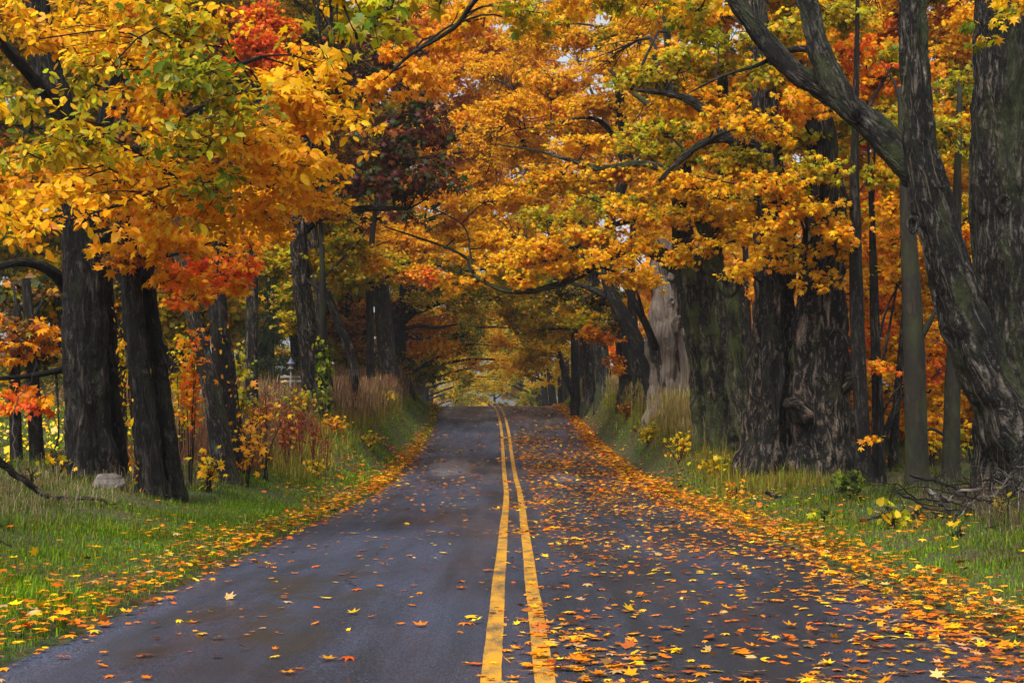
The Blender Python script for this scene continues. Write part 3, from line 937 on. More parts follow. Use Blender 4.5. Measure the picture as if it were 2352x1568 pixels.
tree('ivy darkened trunk with a long limb reaching over the road at the crest',
     [R([(922, 895, 42), (914, 800, 37), (917, 740, 30), (927, 690, 26), (932, 600, 20), (945, 450, 14)], 66)],
     [SP(x, y, d, a, b, p, cov=2.2) for x, y, d, a, b, p in [(1000, 750, 67, 70, 30, 'orange'), (1010, 800, 67, 60, 35, 'gold'), (945, 800, 67, 26, 36, 'orange'), (900, 720, 66, 40, 40, 'burg'), (960, 690, 66, 60, 30, 'mix'), (1040, 700, 66, 60, 35, 'mix'),
                                                             (915, 850, 65.5, 24, 40, 'dark'), (990, 850, 70, 60, 40, 'dull'), (1050, 780, 72, 70, 60, 'dull'), (1000, 660, 68, 60, 30, 'dull'), (1080, 660, 66, 60, 40, 'yelgreen')]],
     BARK_DARK, limbs=[R([(918, 742, 22), (950, 718, 19), (990, 702, 15), (1030, 687, 11), (1065, 668, 7)], 66), R([(918, 758, 12), (960, 748, 9), (1000, 752, 7), (1050, 745, 4)], 66),
                       R([(928, 862, 12), (955, 850, 9), (1000, 824, 7), (1040, 802, 6), (1090, 789, 3)], 66, 68)], sides=18, group=LEFTG)
tree('rust brown oak standing back behind the snapped trunk', [R([(795, 900, 24), (798, 800, 22), (800, 700, 18), (800, 560, 14)], 74)],
     [SP(x, y, d, a, b, p, cov=2.4) for x, y, d, a, b, p in [(790, 760, 72, 60, 50, 'tan'), (830, 800, 72, 40, 40, 'tan'), (770, 700, 74, 60, 40, 'rust'), (800, 830, 74, 50, 30, 'dull'), (960, 740, 74, 40, 40, 'rust'), (830, 720, 74, 40, 40, 'rust')]], BARK_DARK, sides=12, group=LEFTG)
tree('dark green pine standing in shade between the vine hung trunk and the oak', [R([(625, 1015, 24), (622, 850, 19), (620, 650, 14), (618, 450, 8), (618, 330, 4)], 47)],
     [SP(x, y, d, a, b, 'pine', cov=11, sh='needle', ls=.3) for x, y, d, a, b in [(620, 930, 47, 80, 26), (600, 880, 46.5, 90, 26), (650, 830, 47, 70, 26), (600, 780, 47, 80, 28), (640, 730, 47, 70, 28), (605, 680, 47, 70, 28), (640, 880, 46, 50, 22), (625, 630, 47, 60, 24), (560, 830, 47, 50, 30), (615, 570, 47, 50, 24), (615, 500, 47, 40, 24)]],
     BARK_DARK, sides=12, name='pine_tree', group=LEFTG)
tree('scarlet maple showing through a gap high in the gold leaves', [R([(575, 1000, 30), (578, 700, 26), (585, 400, 22), (595, 150, 14), (600, 0, 8)], 34)],
     [SP(x, y, d, a, b, 'red', cov=2.2) for x, y, d, a, b in [(600, 100, 33, 90, 50), (640, 160, 33, 60, 30), (560, 140, 34, 60, 40), (620, 60, 34, 80, 30), (590, 40, 34, 70, 30)]] +
     [SP(x, y, d, a, b, p, cov=2.2) for x, y, d, a, b, p in [(620, 400, 35, 120, 70, 'rust'), (520, 300, 36, 140, 80, 'dull'), (700, 120, 36, 90, 90, 'dark'), (740, 480, 37, 70, 40, 'orange'), (760, 280, 42, 110, 70, 'dull'), (800, 100, 44, 120, 80, 'dull'), (700, 20, 42, 120, 50, 'mix'), (740, 400, 42, 80, 60, 'rust')]], BARK_BROWN, sides=14, group=LEFTG)

# near maple whose trunk stands left of the view; its hanging leaf sprays come into the top of it
tree('overhanging maple near the viewer, only its olive hanging sprays seen at the top',
     [[(-1300, 1700, 330, 8.4), (-1310, 900, 280, 8.4), (-1290, 100, 240, 8.4), (-1200, -700, 190, 8.6), (-1150, -1400, 140, 8.8)]],
     [SP(x, y, d, a, b, p, cov=1.0, ls=.10, sh='maple', rd=.5, face=.6) for x, y, d, a, b, p in [(690, 0, 9.6, 60, 22, 'olive'), (760, 30, 9.4, 90, 50, 'olive'), (820, 90, 9.2, 60, 60, 'green'), (900, 20, 9.8, 70, 40, 'olive'), (740, 120, 9.2, 26, 40, 'olive'), (1010, 10, 10, 60, 25, 'olive'), (860, 60, 9.5, 40, 60, 'olive')]],
     BARK_BROWN, limbs=[[(-1240, -300, 120, 8.5), (-700, -620, 80, 8.9), (0, -520, 50, 9.3), (500, -260, 30, 9.5), (800, -160, 18, 9.6), (1050, -120, 10, 10)]], group=LEFTG)

# =================================================================== TREES, RIGHT SIDE OF THE ROAD
th, pa = tree('giant furrowed maple at the right edge, its second stem forking into a wide Y',
              [R([(2350, 1160, 215), (2342, 1000, 195), (2334, 850, 190), (2322, 700, 178), (2312, 550, 165), (2308, 400, 155), (2304, 200, 142), (2300, 0, 134), (2298, -120, 126)], 21, 20.6),
               R([(2352, 1075, 120), (2318, 975, 132), (2272, 870, 122), (2222, 750, 112), (2184, 630, 100), (2152, 520, 96), (2128, 430, 92), (2114, 350, 82), (2106, 250, 72), (2098, 120, 66), (2092, 0, 62), (2088, -100, 60)], 20.4, 19.8)],
              [SP(x, y, d, a, b, p, cov=1.5, ls=l) for x, y, d, a, b, p, l in [(950, 150, 25.3, 90, 50, 'orange', .11), (1040, 90, 25, 70, 50, 'orange', .11), (880, 215, 25.5, 60, 40, 'orange', .11), (1120, 40, 24.5, 70, 40, 'gold', .11), (1180, 10, 23.5, 80, 30, 'olive', .11),
                                                                              (1240, 30, 23, 60, 50, 'olive', .11), (1300, 20, 23, 60, 30, 'gold', .11), (2330, 40, 17, 60, 26, 'yelgreen', .11), (2262, 60, 17.5, 20, 40, 'olive', .11), (2320, 10, 17.5, 80, 22, 'gold', .11),
                                                                              (1420, 20, 22.5, 100, 40, 'olive', .11), (1560, 30, 22, 100, 40, 'olive', .11), (1640, 70, 22, 60, 30, 'olive', .11), (1000, 190, 26, 60, 30, 'orange', .11), (1290, 90, 24, 50, 50, 'gold', .11)]],
              BARK_GREY,
              limbs=[R([(2136, 452, 40), (2112, 402, 80), (2076, 366, 76), (2020, 310, 68), (1950, 246, 64), (1888, 202, 56), (1832, 172, 50), (1780, 120, 46), (1730, 60, 42), (1690, 0, 39), (1640, -80, 36)], 20.24, 20.6),
                     R([(1962, 268, 44), (1925, 214, 64), (1900, 160, 58), (1882, 110, 53), (1868, 50, 51), (1850, -20, 49), (1838, -100, 47)], 20.1, 20.3),
                     R([(1640, -80, 36), (1500, -150, 26), (1300, -130, 20), (1160, -60, 14), (1092, 0, 12), (1052, 55, 11), (1000, 92, 9), (950, 120, 8), (900, 165, 6), (840, 225, 4)], 20.6, 25.4),
                     R([(2300, 450, 84), (2330, 340, 74), (2368, 230, 64), (2410, 90, 58)], 20.8, 20.4),
                     R([(2330, -140, 26), (2325, -70, 18), (2322, -20, 12), (2318, 20, 6)], 20.4, 17.2),
                     R([(1885, 190, 22), (1860, 118, 17), (1800, 120, 13), (1740, 150, 9), (1660, 175, 6), (1580, 215, 3)], 20.2, 21)],
              amp=.075, sides=40, group=RIGHTG, flare=1.18, relief=.05)
knot(th, at(2097, 515, 19.72), (-.55, -1, 0), .085, BARK_GREY)
knot(th, at(2308, 468, 20.3), (.0, -1, 0), .10, BARK_GREY)
knot(th, at(2226, 690, 19.95), (.2, -1, 0), .07, BARK_GREY, 'burl')

CAN2 = [(1700, 380, 28, 130, 26, 'olive', -.22), (1850, 330, 28.5, 120, 26, 'olive', -.2), (1960, 300, 29, 90, 26, 'olive', -.1), (1600, 440, 28.5, 130, 26, 'maple', -.2), (1750, 470, 29, 140, 22, 'maple', -.15), (1880, 430, 29, 120, 26, 'olive', -.1),
        (1500, 300, 29, 130, 26, 'olive', .05), (1620, 230, 30, 130, 26, 'maple', .1), (1480, 190, 30, 120, 26, 'olive', 0), (1580, 130, 30, 130, 26, 'olive', .1), (1720, 120, 31, 110, 30, 'olive', 0), (1650, 60, 31, 130, 26, 'maple', 0),
        (1780, 570, 28, 60, 20, 'gold', .1), (1700, 620, 27.5, 55, 26, 'gold', .3), (1900, 570, 27.5, 60, 22, 'gold', .1), (1820, 610, 27.6, 50, 18, 'maple', .1), (1870, 660, 27.5, 40, 16, 'gold', 0), (1980, 500, 29, 80, 26, 'maple', 0), (1820, 230, 31, 90, 40, 'redorange', 0), (1930, 180, 32, 80, 50, 'maple', 0),
        (1940, 60, 32, 90, 50, 'olive', 0), (1780, 20, 32, 100, 40, 'olive', 0),
        (1600, 60, 40, 130, 50, 'gold', 0), (1700, 200, 41, 120, 60, 'gold', 0), (1600, 300, 42, 110, 50, 'gold', 0), (1500, 250, 42, 110, 60, 'gold', 0), (1700, 330, 42, 110, 50, 'gold', 0), (1830, 120, 40, 110, 60, 'orange', 0), (1500, 60, 42, 120, 50, 'gold', 0), (1860, 300, 40, 90, 60, 'orange', 0), (1400, 160, 44, 90, 50, 'gold', 0),
        (1760, 300, 26.5, 80, 26, 'maple', -.2), (1860, 240, 26.5, 80, 30, 'maple', -.1), (1760, 180, 27, 80, 30, 'olive', 0), (1890, 380, 26.3, 80, 26, 'olive', -.15), (1780, 420, 26.3, 90, 24, 'maple', -.2), (1880, 480, 26.3, 80, 22, 'maple', -.1), (1770, 520, 26.5, 70, 20, 'gold', 0),
        (1880, 120, 27, 70, 40, 'maple', 0), (1760, 80, 27, 90, 34, 'olive', 0), (1690, 260, 27.5, 80, 26, 'maple', 0), (1880, 20, 27, 90, 34, 'olive', 0), (1930, 540, 26.4, 50, 20, 'orange', 0)]
th, pa = tree('old twin trunk with a dark hollow slit and knobbed stubs, brown at the foot',
              [R([(1760, 1122, 128), (1766, 1000, 120), (1772, 900, 110), (1775, 800, 102), (1776, 700, 96), (1778, 600, 90), (1775, 500, 84), (1762, 380, 70), (1755, 250, 58), (1745, 100, 48), (1740, -40, 36)], 29),
               R([(1885, 1122, 132), (1880, 1000, 138), (1876, 900, 136), (1880, 800, 126), (1886, 700, 112), (1892, 620, 102), (1900, 500, 88), (1892, 360, 68), (1882, 200, 54), (1876, 60, 40)], 28.5)],
              [SP(x, y, d, a, b, p, cov=2.1, sl=s) for x, y, d, a, b, p, s in CAN2], BARK_BROWN,
              limbs=[R([(1925, 880, 64), (1958, 862, 42), (1984, 842, 24), (1990, 838, 12)], 28.4, 28), R([(1905, 775, 14), (1922, 758, 11), (1942, 770, 10), (1958, 803, 8)], 28, 27.7),
                     R([(1840, 950, 60), (1822, 930, 40), (1806, 925, 20)], 28, 27.6), R([(1800, 600, 14), (1850, 560, 10), (1880, 600, 8), (1900, 640, 6)], 28.4, 27.8),
                     R([(1762, 400, 36), (1690, 330, 28), (1600, 240, 22), (1530, 215, 15), (1450, 205, 9)], 29, 29.5), R([(1758, 330, 30), (1640, 320, 20), (1560, 370, 13), (1510, 420, 9)], 29, 28)],
              sides=40, amp=.10, group=RIGHTG, flare=1.12, relief=.05)
# long hollow slit in the left stem
c0 = at(1783, 890, 28.1)
V = []
for k, (rr, hh) in enumerate([(1.5, -.05), (1.25, .16), (1.0, .12), (.8, -.12), (.5, -.34), (.02, -.4)]):
    ph = np.arange(24) / 24 * 2 * np.pi
    V.append(c0 + np.stack([.10 * rr * np.cos(ph) * (1 + .2 * np.sin(3 * ph)) + .03 * np.sin(2 * ph), -hh * .2 + 0 * ph, .62 * rr ** .5 * np.sin(ph)], -1))
V = np.concatenate(V)
idx = np.arange(len(V)).reshape(6, 24)
th.part('hollow', V, [np.stack([idx[:-1], np.roll(idx[:-1], -1, 1), np.roll(idx[1:], -1, 1), idx[1:]], -1).reshape(-1, 4)], BARK_DARK, bark=(V - c0), smooth=True)

CAN3 = [(1480, 500, 33, 120, 22, 'maple', -.15), (1350, 540, 34, 120, 22, 'maple', -.1), (1250, 570, 34.5, 110, 22, 'gold', -.05), (1180, 600, 35, 90, 26, 'gold', 0), (1290, 620, 34.5, 80, 20, 'gold', .1), (1400, 470, 34, 120, 22, 'olive', -.15), (1270, 500, 35, 120, 22, 'olive', -.1),
        (1140, 560, 36, 90, 22, 'gold', 0), (1060, 545, 37, 80, 22, 'gold', .1), (1100, 640, 36, 60, 16, 'gold', .1), (1040, 660, 37, 40, 16, 'gold', 0), (1200, 640, 35, 50, 16, 'gold', .2), (1540, 430, 33, 120, 22, 'maple', -.2), (1420, 400, 35, 130, 22, 'maple', -.1), (1280, 420, 36, 130, 24, 'maple', 0),
        (1160, 460, 37, 120, 24, 'gold', 0), (1500, 350, 35, 130, 24, 'olive', -.1), (1370, 330, 36, 120, 24, 'gold', 0), (1560, 600, 32, 40, 18, 'gold', 0), (1380, 600, 33.5, 60, 16, 'gold', .2), (1480, 560, 33, 70, 18, 'maple', .1), (1640, 520, 32, 90, 22, 'maple', -.1), (1730, 540, 31, 60, 24, 'gold', 0), (1690, 500, 32, 90, 22, 'maple', 0),
        (1600, 330, 36, 60, 40, 'redorange', 0), (1720, 400, 34, 80, 20, 'redorange', 0), (1440, 640, 36, 40, 22, 'gold', 0), (1570, 500, 31.5, 70, 22, 'maple', -.1), (1640, 430, 31, 80, 24, 'maple', -.1), (1560, 360, 31.5, 80, 24, 'olive', -.1), (1650, 340, 31, 70, 26, 'maple', -.1), (1560, 250, 32, 80, 30, 'gold', 0), (1640, 160, 32, 80, 30, 'olive', 0), (1550, 130, 32, 80, 30, 'gold', 0), (1600, 570, 31.3, 50, 16, 'gold', 0)]
th, pa = tree('moss green fused trunks with a twisted foot and one long low limb over the road',
              [R([(1622, 1005, 58), (1612, 850, 60), (1598, 720, 62), (1580, 620, 58), (1566, 500, 44), (1560, 350, 34), (1545, 200, 24), (1530, 60, 14), (1525, -60, 7)], 33.6),
               R([(1668, 1038, 70), (1660, 900, 74), (1652, 780, 78), (1642, 680, 70), (1634, 600, 56), (1640, 480, 42), (1655, 330, 34), (1660, 200, 26), (1668, 60, 16), (1675, -60, 8)], 32.6),
               R([(1748, 1112, 74), (1728, 1000, 66), (1702, 900, 60), (1686, 800, 60), (1678, 720, 58), (1672, 655, 60)], 29.5, 31.8)],
              [SP(x, y, d, a, b, p, cov=2.2, sl=s) for x, y, d, a, b, p, s in CAN3], BARK_MOSS,
              limbs=[R([(1572, 625, 40), (1522, 585, 36), (1472, 566, 30), (1420, 576, 26), (1360, 612, 20), (1290, 650, 16), (1200, 670, 13), (1130, 657, 11), (1082, 622, 9), (1062, 585, 7), (960, 546, 5), (865, 515, 3)], 33.6, 36.5),
                     R([(1668, 660, 40), (1636, 600, 36), (1622, 540, 31), (1608, 500, 26), (1585, 420, 20), (1570, 330, 14)], 31.8, 31.5),
                     R([(1560, 400, 24), (1470, 375, 17), (1380, 385, 14), (1300, 365, 10), (1230, 345, 6), (1130, 330, 3)], 34, 36), R([(1570, 520, 24), (1480, 500, 18), (1380, 530, 13), (1290, 590, 9), (1200, 610, 5)], 34, 35),
                     R([(1556, 330, 20), (1500, 250, 16), (1450, 210, 11), (1400, 160, 7)], 34, 35), R([(1085, 625, 7), (1080, 580, 5), (1065, 520, 4), (1000, 480, 3)], 35.6, 36)],
              sides=32, amp=.10, group=RIGHTG, flare=1.1, relief=.05)
knot(th, at(1606, 600, 33.2), (-.1, -1, 0), .07, BARK_MOSS)
knot(th, at(1672, 650, 31.35), (0, -1, .3), .2, BARK_MOSS, 'burl')
knot(th, at(1690, 830, 31.5), (0, -1, 0), .16, BARK_MOSS, 'burl')

th, pa = tree('dead silver grey snag with peeling bark and a broken top',
              [R([(1534, 985, 86), (1530, 900, 84), (1530, 820, 82), (1534, 740, 78), (1530, 660, 72), (1524, 600, 60), (1516, 560, 32), (1512, 545, 8)], 43),
               R([(1566, 988, 60), (1566, 850, 58), (1560, 740, 56), (1552, 640, 46), (1545, 575, 26), (1546, 552, 5)], 43)],
              [], BARK_SNAG, limbs=[R([(1552, 760, 14), (1548, 742, 12), (1555, 730, 9), (1567, 724, 5)], 42.3, 42.1), R([(1540, 640, 16), (1548, 605, 11), (1556, 585, 5)], 42.5, 42.4)], sides=36, amp=.14, group=RIGHTG, flare=1.03, relief=.02)
knot(th, at(1544, 690, 42.35), (.3, -1, 0), .08, BARK_SNAG)
knot(th, at(1530, 780, 42.3), (0, -1, 0), .06, BARK_SNAG)

MID = [(1180, 250, 45, 110, 40, 'bright', 0), (1280, 180, 45, 120, 40, 'gold', 0), (1380, 240, 44, 110, 36, 'gold', 0), (1210, 350, 46, 110, 36, 'bright', 0), (1100, 330, 48, 90, 40, 'bright', 0), (1310, 300, 45, 110, 30, 'maple', 0), (1220, 100, 46, 110, 40, 'gold', 0), (1350, 100, 45, 110, 40, 'maple', 0),
       (1450, 80, 44, 110, 40, 'olive', 0), (1130, 150, 48, 90, 50, 'bright', 0), (1100, 440, 48, 90, 36, 'bright', 0), (1230, 440, 47, 120, 34, 'gold', 0), (1350, 420, 46, 110, 30, 'gold', 0), (1460, 470, 45, 80, 30, 'gold', 0), (1480, 640, 41, 50, 40, 'gold', 0), (1430, 600, 43, 40, 30, 'gold', 0), (1160, 520, 48, 90, 30, 'gold', 0), (1060, 590, 48, 70, 26, 'gold', 0),
       (1380, 690, 46, 80, 30, 'dark', 0), (1300, 680, 47, 70, 24, 'dark', 0), (1420, 740, 46, 40, 30, 'dark', 0), (1440, 20, 45, 140, 30, 'gold', 0), (1280, 30, 47, 110, 36, 'gold', 0)]
tree('dark leaning trunk with a pale bare limb, just past the silver snag',
     [R([(1512, 1002, 38), (1496, 880, 36), (1470, 800, 34), (1436, 730, 32), (1406, 680, 28), (1390, 620, 24), (1395, 520, 20), (1440, 380, 26), (1425, 250, 22), (1412, 80, 18), (1400, -40, 14)], 43, 44)],
     [SP(x, y, d, a, b, p, cov=2.1, sl=s) for x, y, d, a, b, p, s in MID], BARK_DARK,
     limbs=[R([(1505, 800, 18), (1482, 742, 17), (1455, 690, 15), (1425, 640, 12), (1400, 600, 9), (1385, 560, 5)], 42.2, 42), R([(1478, 725, 9), (1466, 680, 7), (1452, 620, 4)], 42.1, 41.8), R([(1412, 690, 16), (1370, 670, 12), (1330, 655, 9), (1270, 640, 5)], 43.4, 44),
            R([(1440, 390, 16), (1400, 300, 12), (1350, 270, 9), (1270, 285, 6), (1180, 300, 3)], 44, 45)], sides=18, group=RIGHTG)

FAR = [(1180, 640, 62, 90, 30, 'mix', 0), (1150, 300, 62, 120, 60, 'bright', 0), (1260, 240, 60, 120, 60, 'gold', 0), (1200, 480, 60, 120, 60, 'gold', 0), (1350, 350, 60, 120, 60, 'gold', 0), (1250, 60, 62, 140, 60, 'gold', 0), (1450, 330, 58, 110, 60, 'gold', 0), (1330, 480, 58, 110, 50, 'gold', 0)]
for rows, d, lab, mat, sp in (
        ([(1440, 888, 38), (1431, 800, 34), (1421, 740, 30), (1410, 650, 25), (1405, 500, 18), (1400, 300, 12)], 52, 'ash grey trunk right behind the dark leaning one', BARK_GREY, FAR[3:6] + [(1370, 770, 51, 60, 30, 'amberish', 0), (1405, 830, 51, 18, 30, 'amberish', 0), (1340, 735, 51, 60, 30, 'mix', 0)]),
        ([(1466, 895, 26), (1462, 820, 24), (1455, 760, 22), (1450, 650, 18), (1455, 480, 12)], 49, 'narrow grey trunk between the ash grey one and the snag', BARK_GREY, FAR[6:8] + [(1480, 560, 50, 60, 40, 'gold', 0), (1450, 700, 50, 30, 30, 'gold', 0)]),
        ([(1387, 888, 36), (1379, 800, 34), (1373, 740, 31), (1365, 640, 25), (1360, 500, 18), (1340, 350, 12)], 60, 'broad grey trunk on the grass bank past the leaning trees', BARK_GREY, FAR[1:3] + [(1330, 700, 60, 60, 30, 'mix', 0), (1290, 650, 60, 70, 30, 'dull', 0)]),
        ([(1353, 892, 30), (1350, 800, 28), (1348, 740, 26), (1345, 640, 21), (1338, 500, 14)], 63, 'dark grey trunk close left of the broad grey one', BARK_BROWN, [FAR[0], (1250, 700, 62, 70, 34, 'mix', 0), (1230, 760, 64, 50, 34, 'mix', 0)]),
        ([(1322, 895, 19), (1320, 800, 18), (1318, 720, 16), (1315, 640, 12), (1310, 500, 8)], 65, 'slim black trunk at the near end of the far row', BARK_DARK, [(1240, 660, 64, 80, 30, 'mix', 0), (1290, 760, 66, 50, 40, 'mix', 0), (1330, 620, 60, 70, 40, 'dull', 0)]),
        ([(1318, 912, 16), (1302, 870, 15), (1286, 820, 13), (1271, 770, 11), (1262, 740, 8), (1240, 690, 6)], 70, 'crooked dark trunk leaning out over the crest of the road', BARK_DARK, [(1240, 800, 70, 50, 50, 'yellow', 0), (1210, 830, 71, 40, 40, 'yellow', 0), (1180, 720, 68, 60, 40, 'mix', 0), (1150, 670, 66, 70, 40, 'yelgreen', 0)])):
    tree(lab, [R(rows, d)], [SP(x, y, dd, a, b, p, cov=2.3) for x, y, dd, a, b, p, s in sp], mat, sides=16, amp=.05, group=RIGHTG)

# slim dark trunks before the orange thicket at the right
tree('slim black maple beside the old twin trunk, dark branches sweeping left',
     [R([(1987, 1115, 36), (1979, 950, 34), (1971, 800, 33), (1966, 650, 31), (1964, 500, 26), (1962, 420, 22), (1965, 250, 16), (1968, 100, 12), (1970, -20, 9)], 27)],
     [SP(x, y, d, a, b, p, cov=1.8) for x, y, d, a, b, p in [(1800, 455, 27, 90, 16, 'maple'), (1900, 520, 27, 60, 16, 'maple'), (1650, 460, 27, 80, 16, 'maple'), (2040, 300, 27, 60, 40, 'green'), (2020, 400, 27, 50, 30, 'olive'), (1980, 120, 28, 60, 50, 'redorange'), (2050, 150, 28, 60, 60, 'olive')]],
     BARK_DARK, limbs=[R([(1960, 550, 13), (1930, 518, 11), (1880, 492, 9), (1840, 474, 8), (1780, 466, 6), (1700, 455, 4), (1600, 452, 3)], 27, 27.4), R([(1900, 502, 8), (1850, 462, 7), (1780, 430, 5), (1700, 424, 4), (1600, 405, 2)], 27, 27.5),
                       R([(1962, 490, 10), (1930, 430, 8), (1890, 415, 6), (1840, 410, 4)], 27, 26.6), R([(1965, 300, 10), (2010, 220, 8), (2050, 150, 6)], 27, 27.4)], sides=18, amp=.04, group=RIGHTG)
tree('straight dark pole of a maple with mossy left flank, midway along the thicket', [R([(2107, 1135, 52), (2104, 1000, 50), (2101, 850, 48), (2095, 700, 44), (2088, 560, 38), (2080, 400, 28), (2070, 200, 18)], 26)],
     [SP(x, y, d, a, b, p, cov=1.8) for x, y, d, a, b, p in [(2040, 500, 27, 50, 40, 'orange'), (2020, 200, 28, 60, 50, 'redorange'), (2180, 300, 27, 40, 60, 'olive')]], BARK_SMOOTH,
     limbs=[R([(2112, 780, 18), (2132, 745, 14), (2148, 715, 9), (2165, 680, 5)], 26, 25.8)], sides=18, amp=.04, group=RIGHTG)
tree('dark trunk with a knot, nearest of the thicket to the giant maple', [R([(2182, 1125, 40), (2185, 1000, 38), (2188, 880, 36), (2192, 780, 32), (2196, 600, 26), (2200, 400, 18), (2205, 200, 12)], 28)],
     [SP(x, y, d, a, b, p, cov=1.8) for x, y, d, a, b, p in [(2215, 350, 29, 30, 60, 'olive'), (2210, 200, 29, 40, 60, 'green'), (2215, 480, 29, 25, 50, 'yelgreen')]], BARK_SMOOTH,
     limbs=[R([(2190, 905, 12), (2215, 880, 9), (2230, 870, 6)], 28), R([(2185, 1010, 8), (2140, 985, 6), (2110, 1005, 4)], 28)], sides=16, amp=.04, group=RIGHTG)
tree('pair of whip thin black stems rising beside the slim black maple', [R([(2010, 1122, 13), (2008, 900, 12), (2003, 700, 11), (2000, 500, 9), (1995, 350, 6), (1990, 150, 4)], 28), R([(2026, 1122, 19), (2023, 950, 16), (2016, 800, 13), (2012, 650, 11), (2005, 450, 8), (2015, 250, 4)], 28)],
     [SP(x, y, d, a, b, p, cov=1.6) for x, y, d, a, b, p in [(2010, 850, 27.3, 30, 24, 'redorange'), (2030, 620, 28, 40, 40, 'orange'), (1995, 1020, 27, 20, 14, 'orange')]], BARK_DARK,
     limbs=[R([(2024, 850, 7), (2045, 740, 6), (2062, 640, 4), (2070, 560, 3)], 28), R([(2018, 780, 6), (2040, 700, 5), (2075, 640, 4), (2100, 600, 3)], 28, 27.6), R([(2022, 960, 6), (2055, 900, 5), (2090, 870, 3)], 28)], sides=10, amp=.03, group=RIGHTG)
tree('thin bent trunk leaning away behind the straight dark pole', [R([(2048, 1112, 24), (2057, 950, 20), (2071, 800, 17), (2079, 680, 13), (2082, 500, 9), (2078, 350, 5)], 30)],
     [SP(x, y, d, a, b, p, cov=1.6) for x, y, d, a, b, p in [(2060, 560, 30, 40, 40, 'orange'), (2065, 420, 30, 40, 50, 'gold')]], BARK_BROWN,
     limbs=[R([(2005, 1105, 18), (2032, 1000, 15), (2058, 930, 12), (2085, 890, 8)], 29.4, 29.8)], sides=12, amp=.04, group=RIGHTG)
THK = []
for y in range(560, 1130, 62):
    for x in range(1950, 2360, 66):
        d = rng.uniform(30.5, 37)
        THK.append((x + rng.uniform(-20, 20), y + rng.uniform(-20, 20), d, 52, 36, ['redorange', 'orange', 'orange', 'gold', 'bright', 'orange'][rng.integers(0, 6)] if y > 620 else ['orange', 'gold', 'redorange'][rng.integers(0, 3)]))
THU = []
for y in range(-20, 560, 70):
    for x in range(1900, 2370, 80):
        THU.append((x + rng.uniform(-25, 25), y + rng.uniform(-20, 20), rng.uniform(33, 42), 60, 40, ['orange', 'redorange', 'gold', 'olive', 'maple', 'olive'][rng.integers(0, 6)]))
for y in range(600, 1120, 75):
    for x in range(1955, 2360, 75):
        THK.append((x + rng.uniform(-25, 25), y + rng.uniform(-20, 20), rng.uniform(41, 47), 62, 42, ['orange', 'amberish', 'redorange', 'gold'][rng.integers(0, 4)]))
for y in range(-10, 600, 85):
    for x in range(1920, 2370, 90):
        THU.append((x + rng.uniform(-25, 25), y + rng.uniform(-20, 20), rng.uniform(43, 49), 70, 48, ['orange', 'redorange', 'gold', 'maple'][rng.integers(0, 4)]))
ALLT = THK + THU
for i, (rows, lab) in enumerate((([(1960, 1120, 16), (1955, 800, 13), (1958, 400, 9), (1960, 0, 5)], 'glowing orange young maple behind the old twin trunk and the slim black maple'),
                                 ([(2080, 1110, 16), (2075, 800, 13), (2078, 400, 9), (2080, 0, 5)], 'glowing orange young maple behind the straight dark pole'),
                                 ([(2230, 1110, 16), (2235, 800, 13), (2232, 400, 9), (2230, 0, 5)], 'orange and yellow young maple seen in the gap left of the giant maple'),
                                 ([(2330, 1110, 16), (2335, 800, 13), (2332, 400, 9), (2330, 0, 5)], 'young maple mostly hidden behind the giant maple'))):
    x0 = (1800, 2015, 2150, 2280)[i]
    x1 = (2015, 2150, 2280, 2500)[i]
    tree(lab, [R(rows, 37)], [SP(x, y, d, a, b, p, cov=2.5, face=.3) for x, y, d, a, b, p in ALLT if x0 <= x < x1], BARK_TWIG, sides=10, amp=.03, group='young maples of the orange thicket')

# =================================================================== THE FAR ROWS AND THE WOODS BEHIND
def wtree(label, X, Y, h, r, lean, pals, n, group, reach=0.0, ls=.2, z0=.25, limbs=6, name='maple_tree', mat=None, spread=.30, seed=0):
    r_ = np.random.default_rng(seed + 77)
    z = float(gz(X, Y))
    b = np.array([X, Y, z])
    top = b + np.array([lean, r_.uniform(-.5, .5), h])
    c = [np.append(b - [0, 0, .4], r * 1.4), np.append(b + [lean * .02, 0, .25], r * 1.15), np.append(b * .75 + top * .25 + [r_.uniform(-.15, .15), 0, 0], r * .85), np.append(b * .5 + top * .5 + [r_.uniform(-.3, .3), 0, 0], r * .6), np.append(top, r * .12)]
    p = spline(np.array(c), 26)
    th = Thing(name, label, 'tree', (X, Y, z), group)
    _seed[0] += 1
    trunk_part(th, p, mat or BARK_DARK, 'trunk', 12, _seed[0], .06)
    paths = [p]
    sp = []
    for k in range(limbs):
        t = z0 + (1 - z0) * (k + .4) / limbs
        a = b + (top - b) * t
        ang = k * 2.4 + r_.uniform(0, 1)
        Lh = h * spread * (1.15 - .7 * abs(t - .5))
        e = a + np.array([math.cos(ang) * Lh + reach * Lh, math.sin(ang) * Lh * .8, Lh * r_.uniform(.1, .45)])
        q = spline(np.array([np.append(a, r * .32), np.append(a * .5 + e * .5 + [0, 0, .12 * Lh], r * .2), np.append(e, .012)]), 10)
        _seed[0] += 1
        trunk_part(th, q, mat or BARK_DARK, 'limb', 7, _seed[0], .04)
        paths.append(q)
        for m_ in range(2):
            f = .95 if m_ == 0 else .5
            cc = a * (1 - f) + e * f + r_.normal(0, .25, 3) + [0, 0, .25]
            sp.append(WSP(cc, (Lh * .48, Lh * .48, Lh * .26), int(n / (2 * limbs)), pals[r_.integers(0, len(pals))], ls))
    crown(th, paths, sp, BARK_TWIG)
    return th


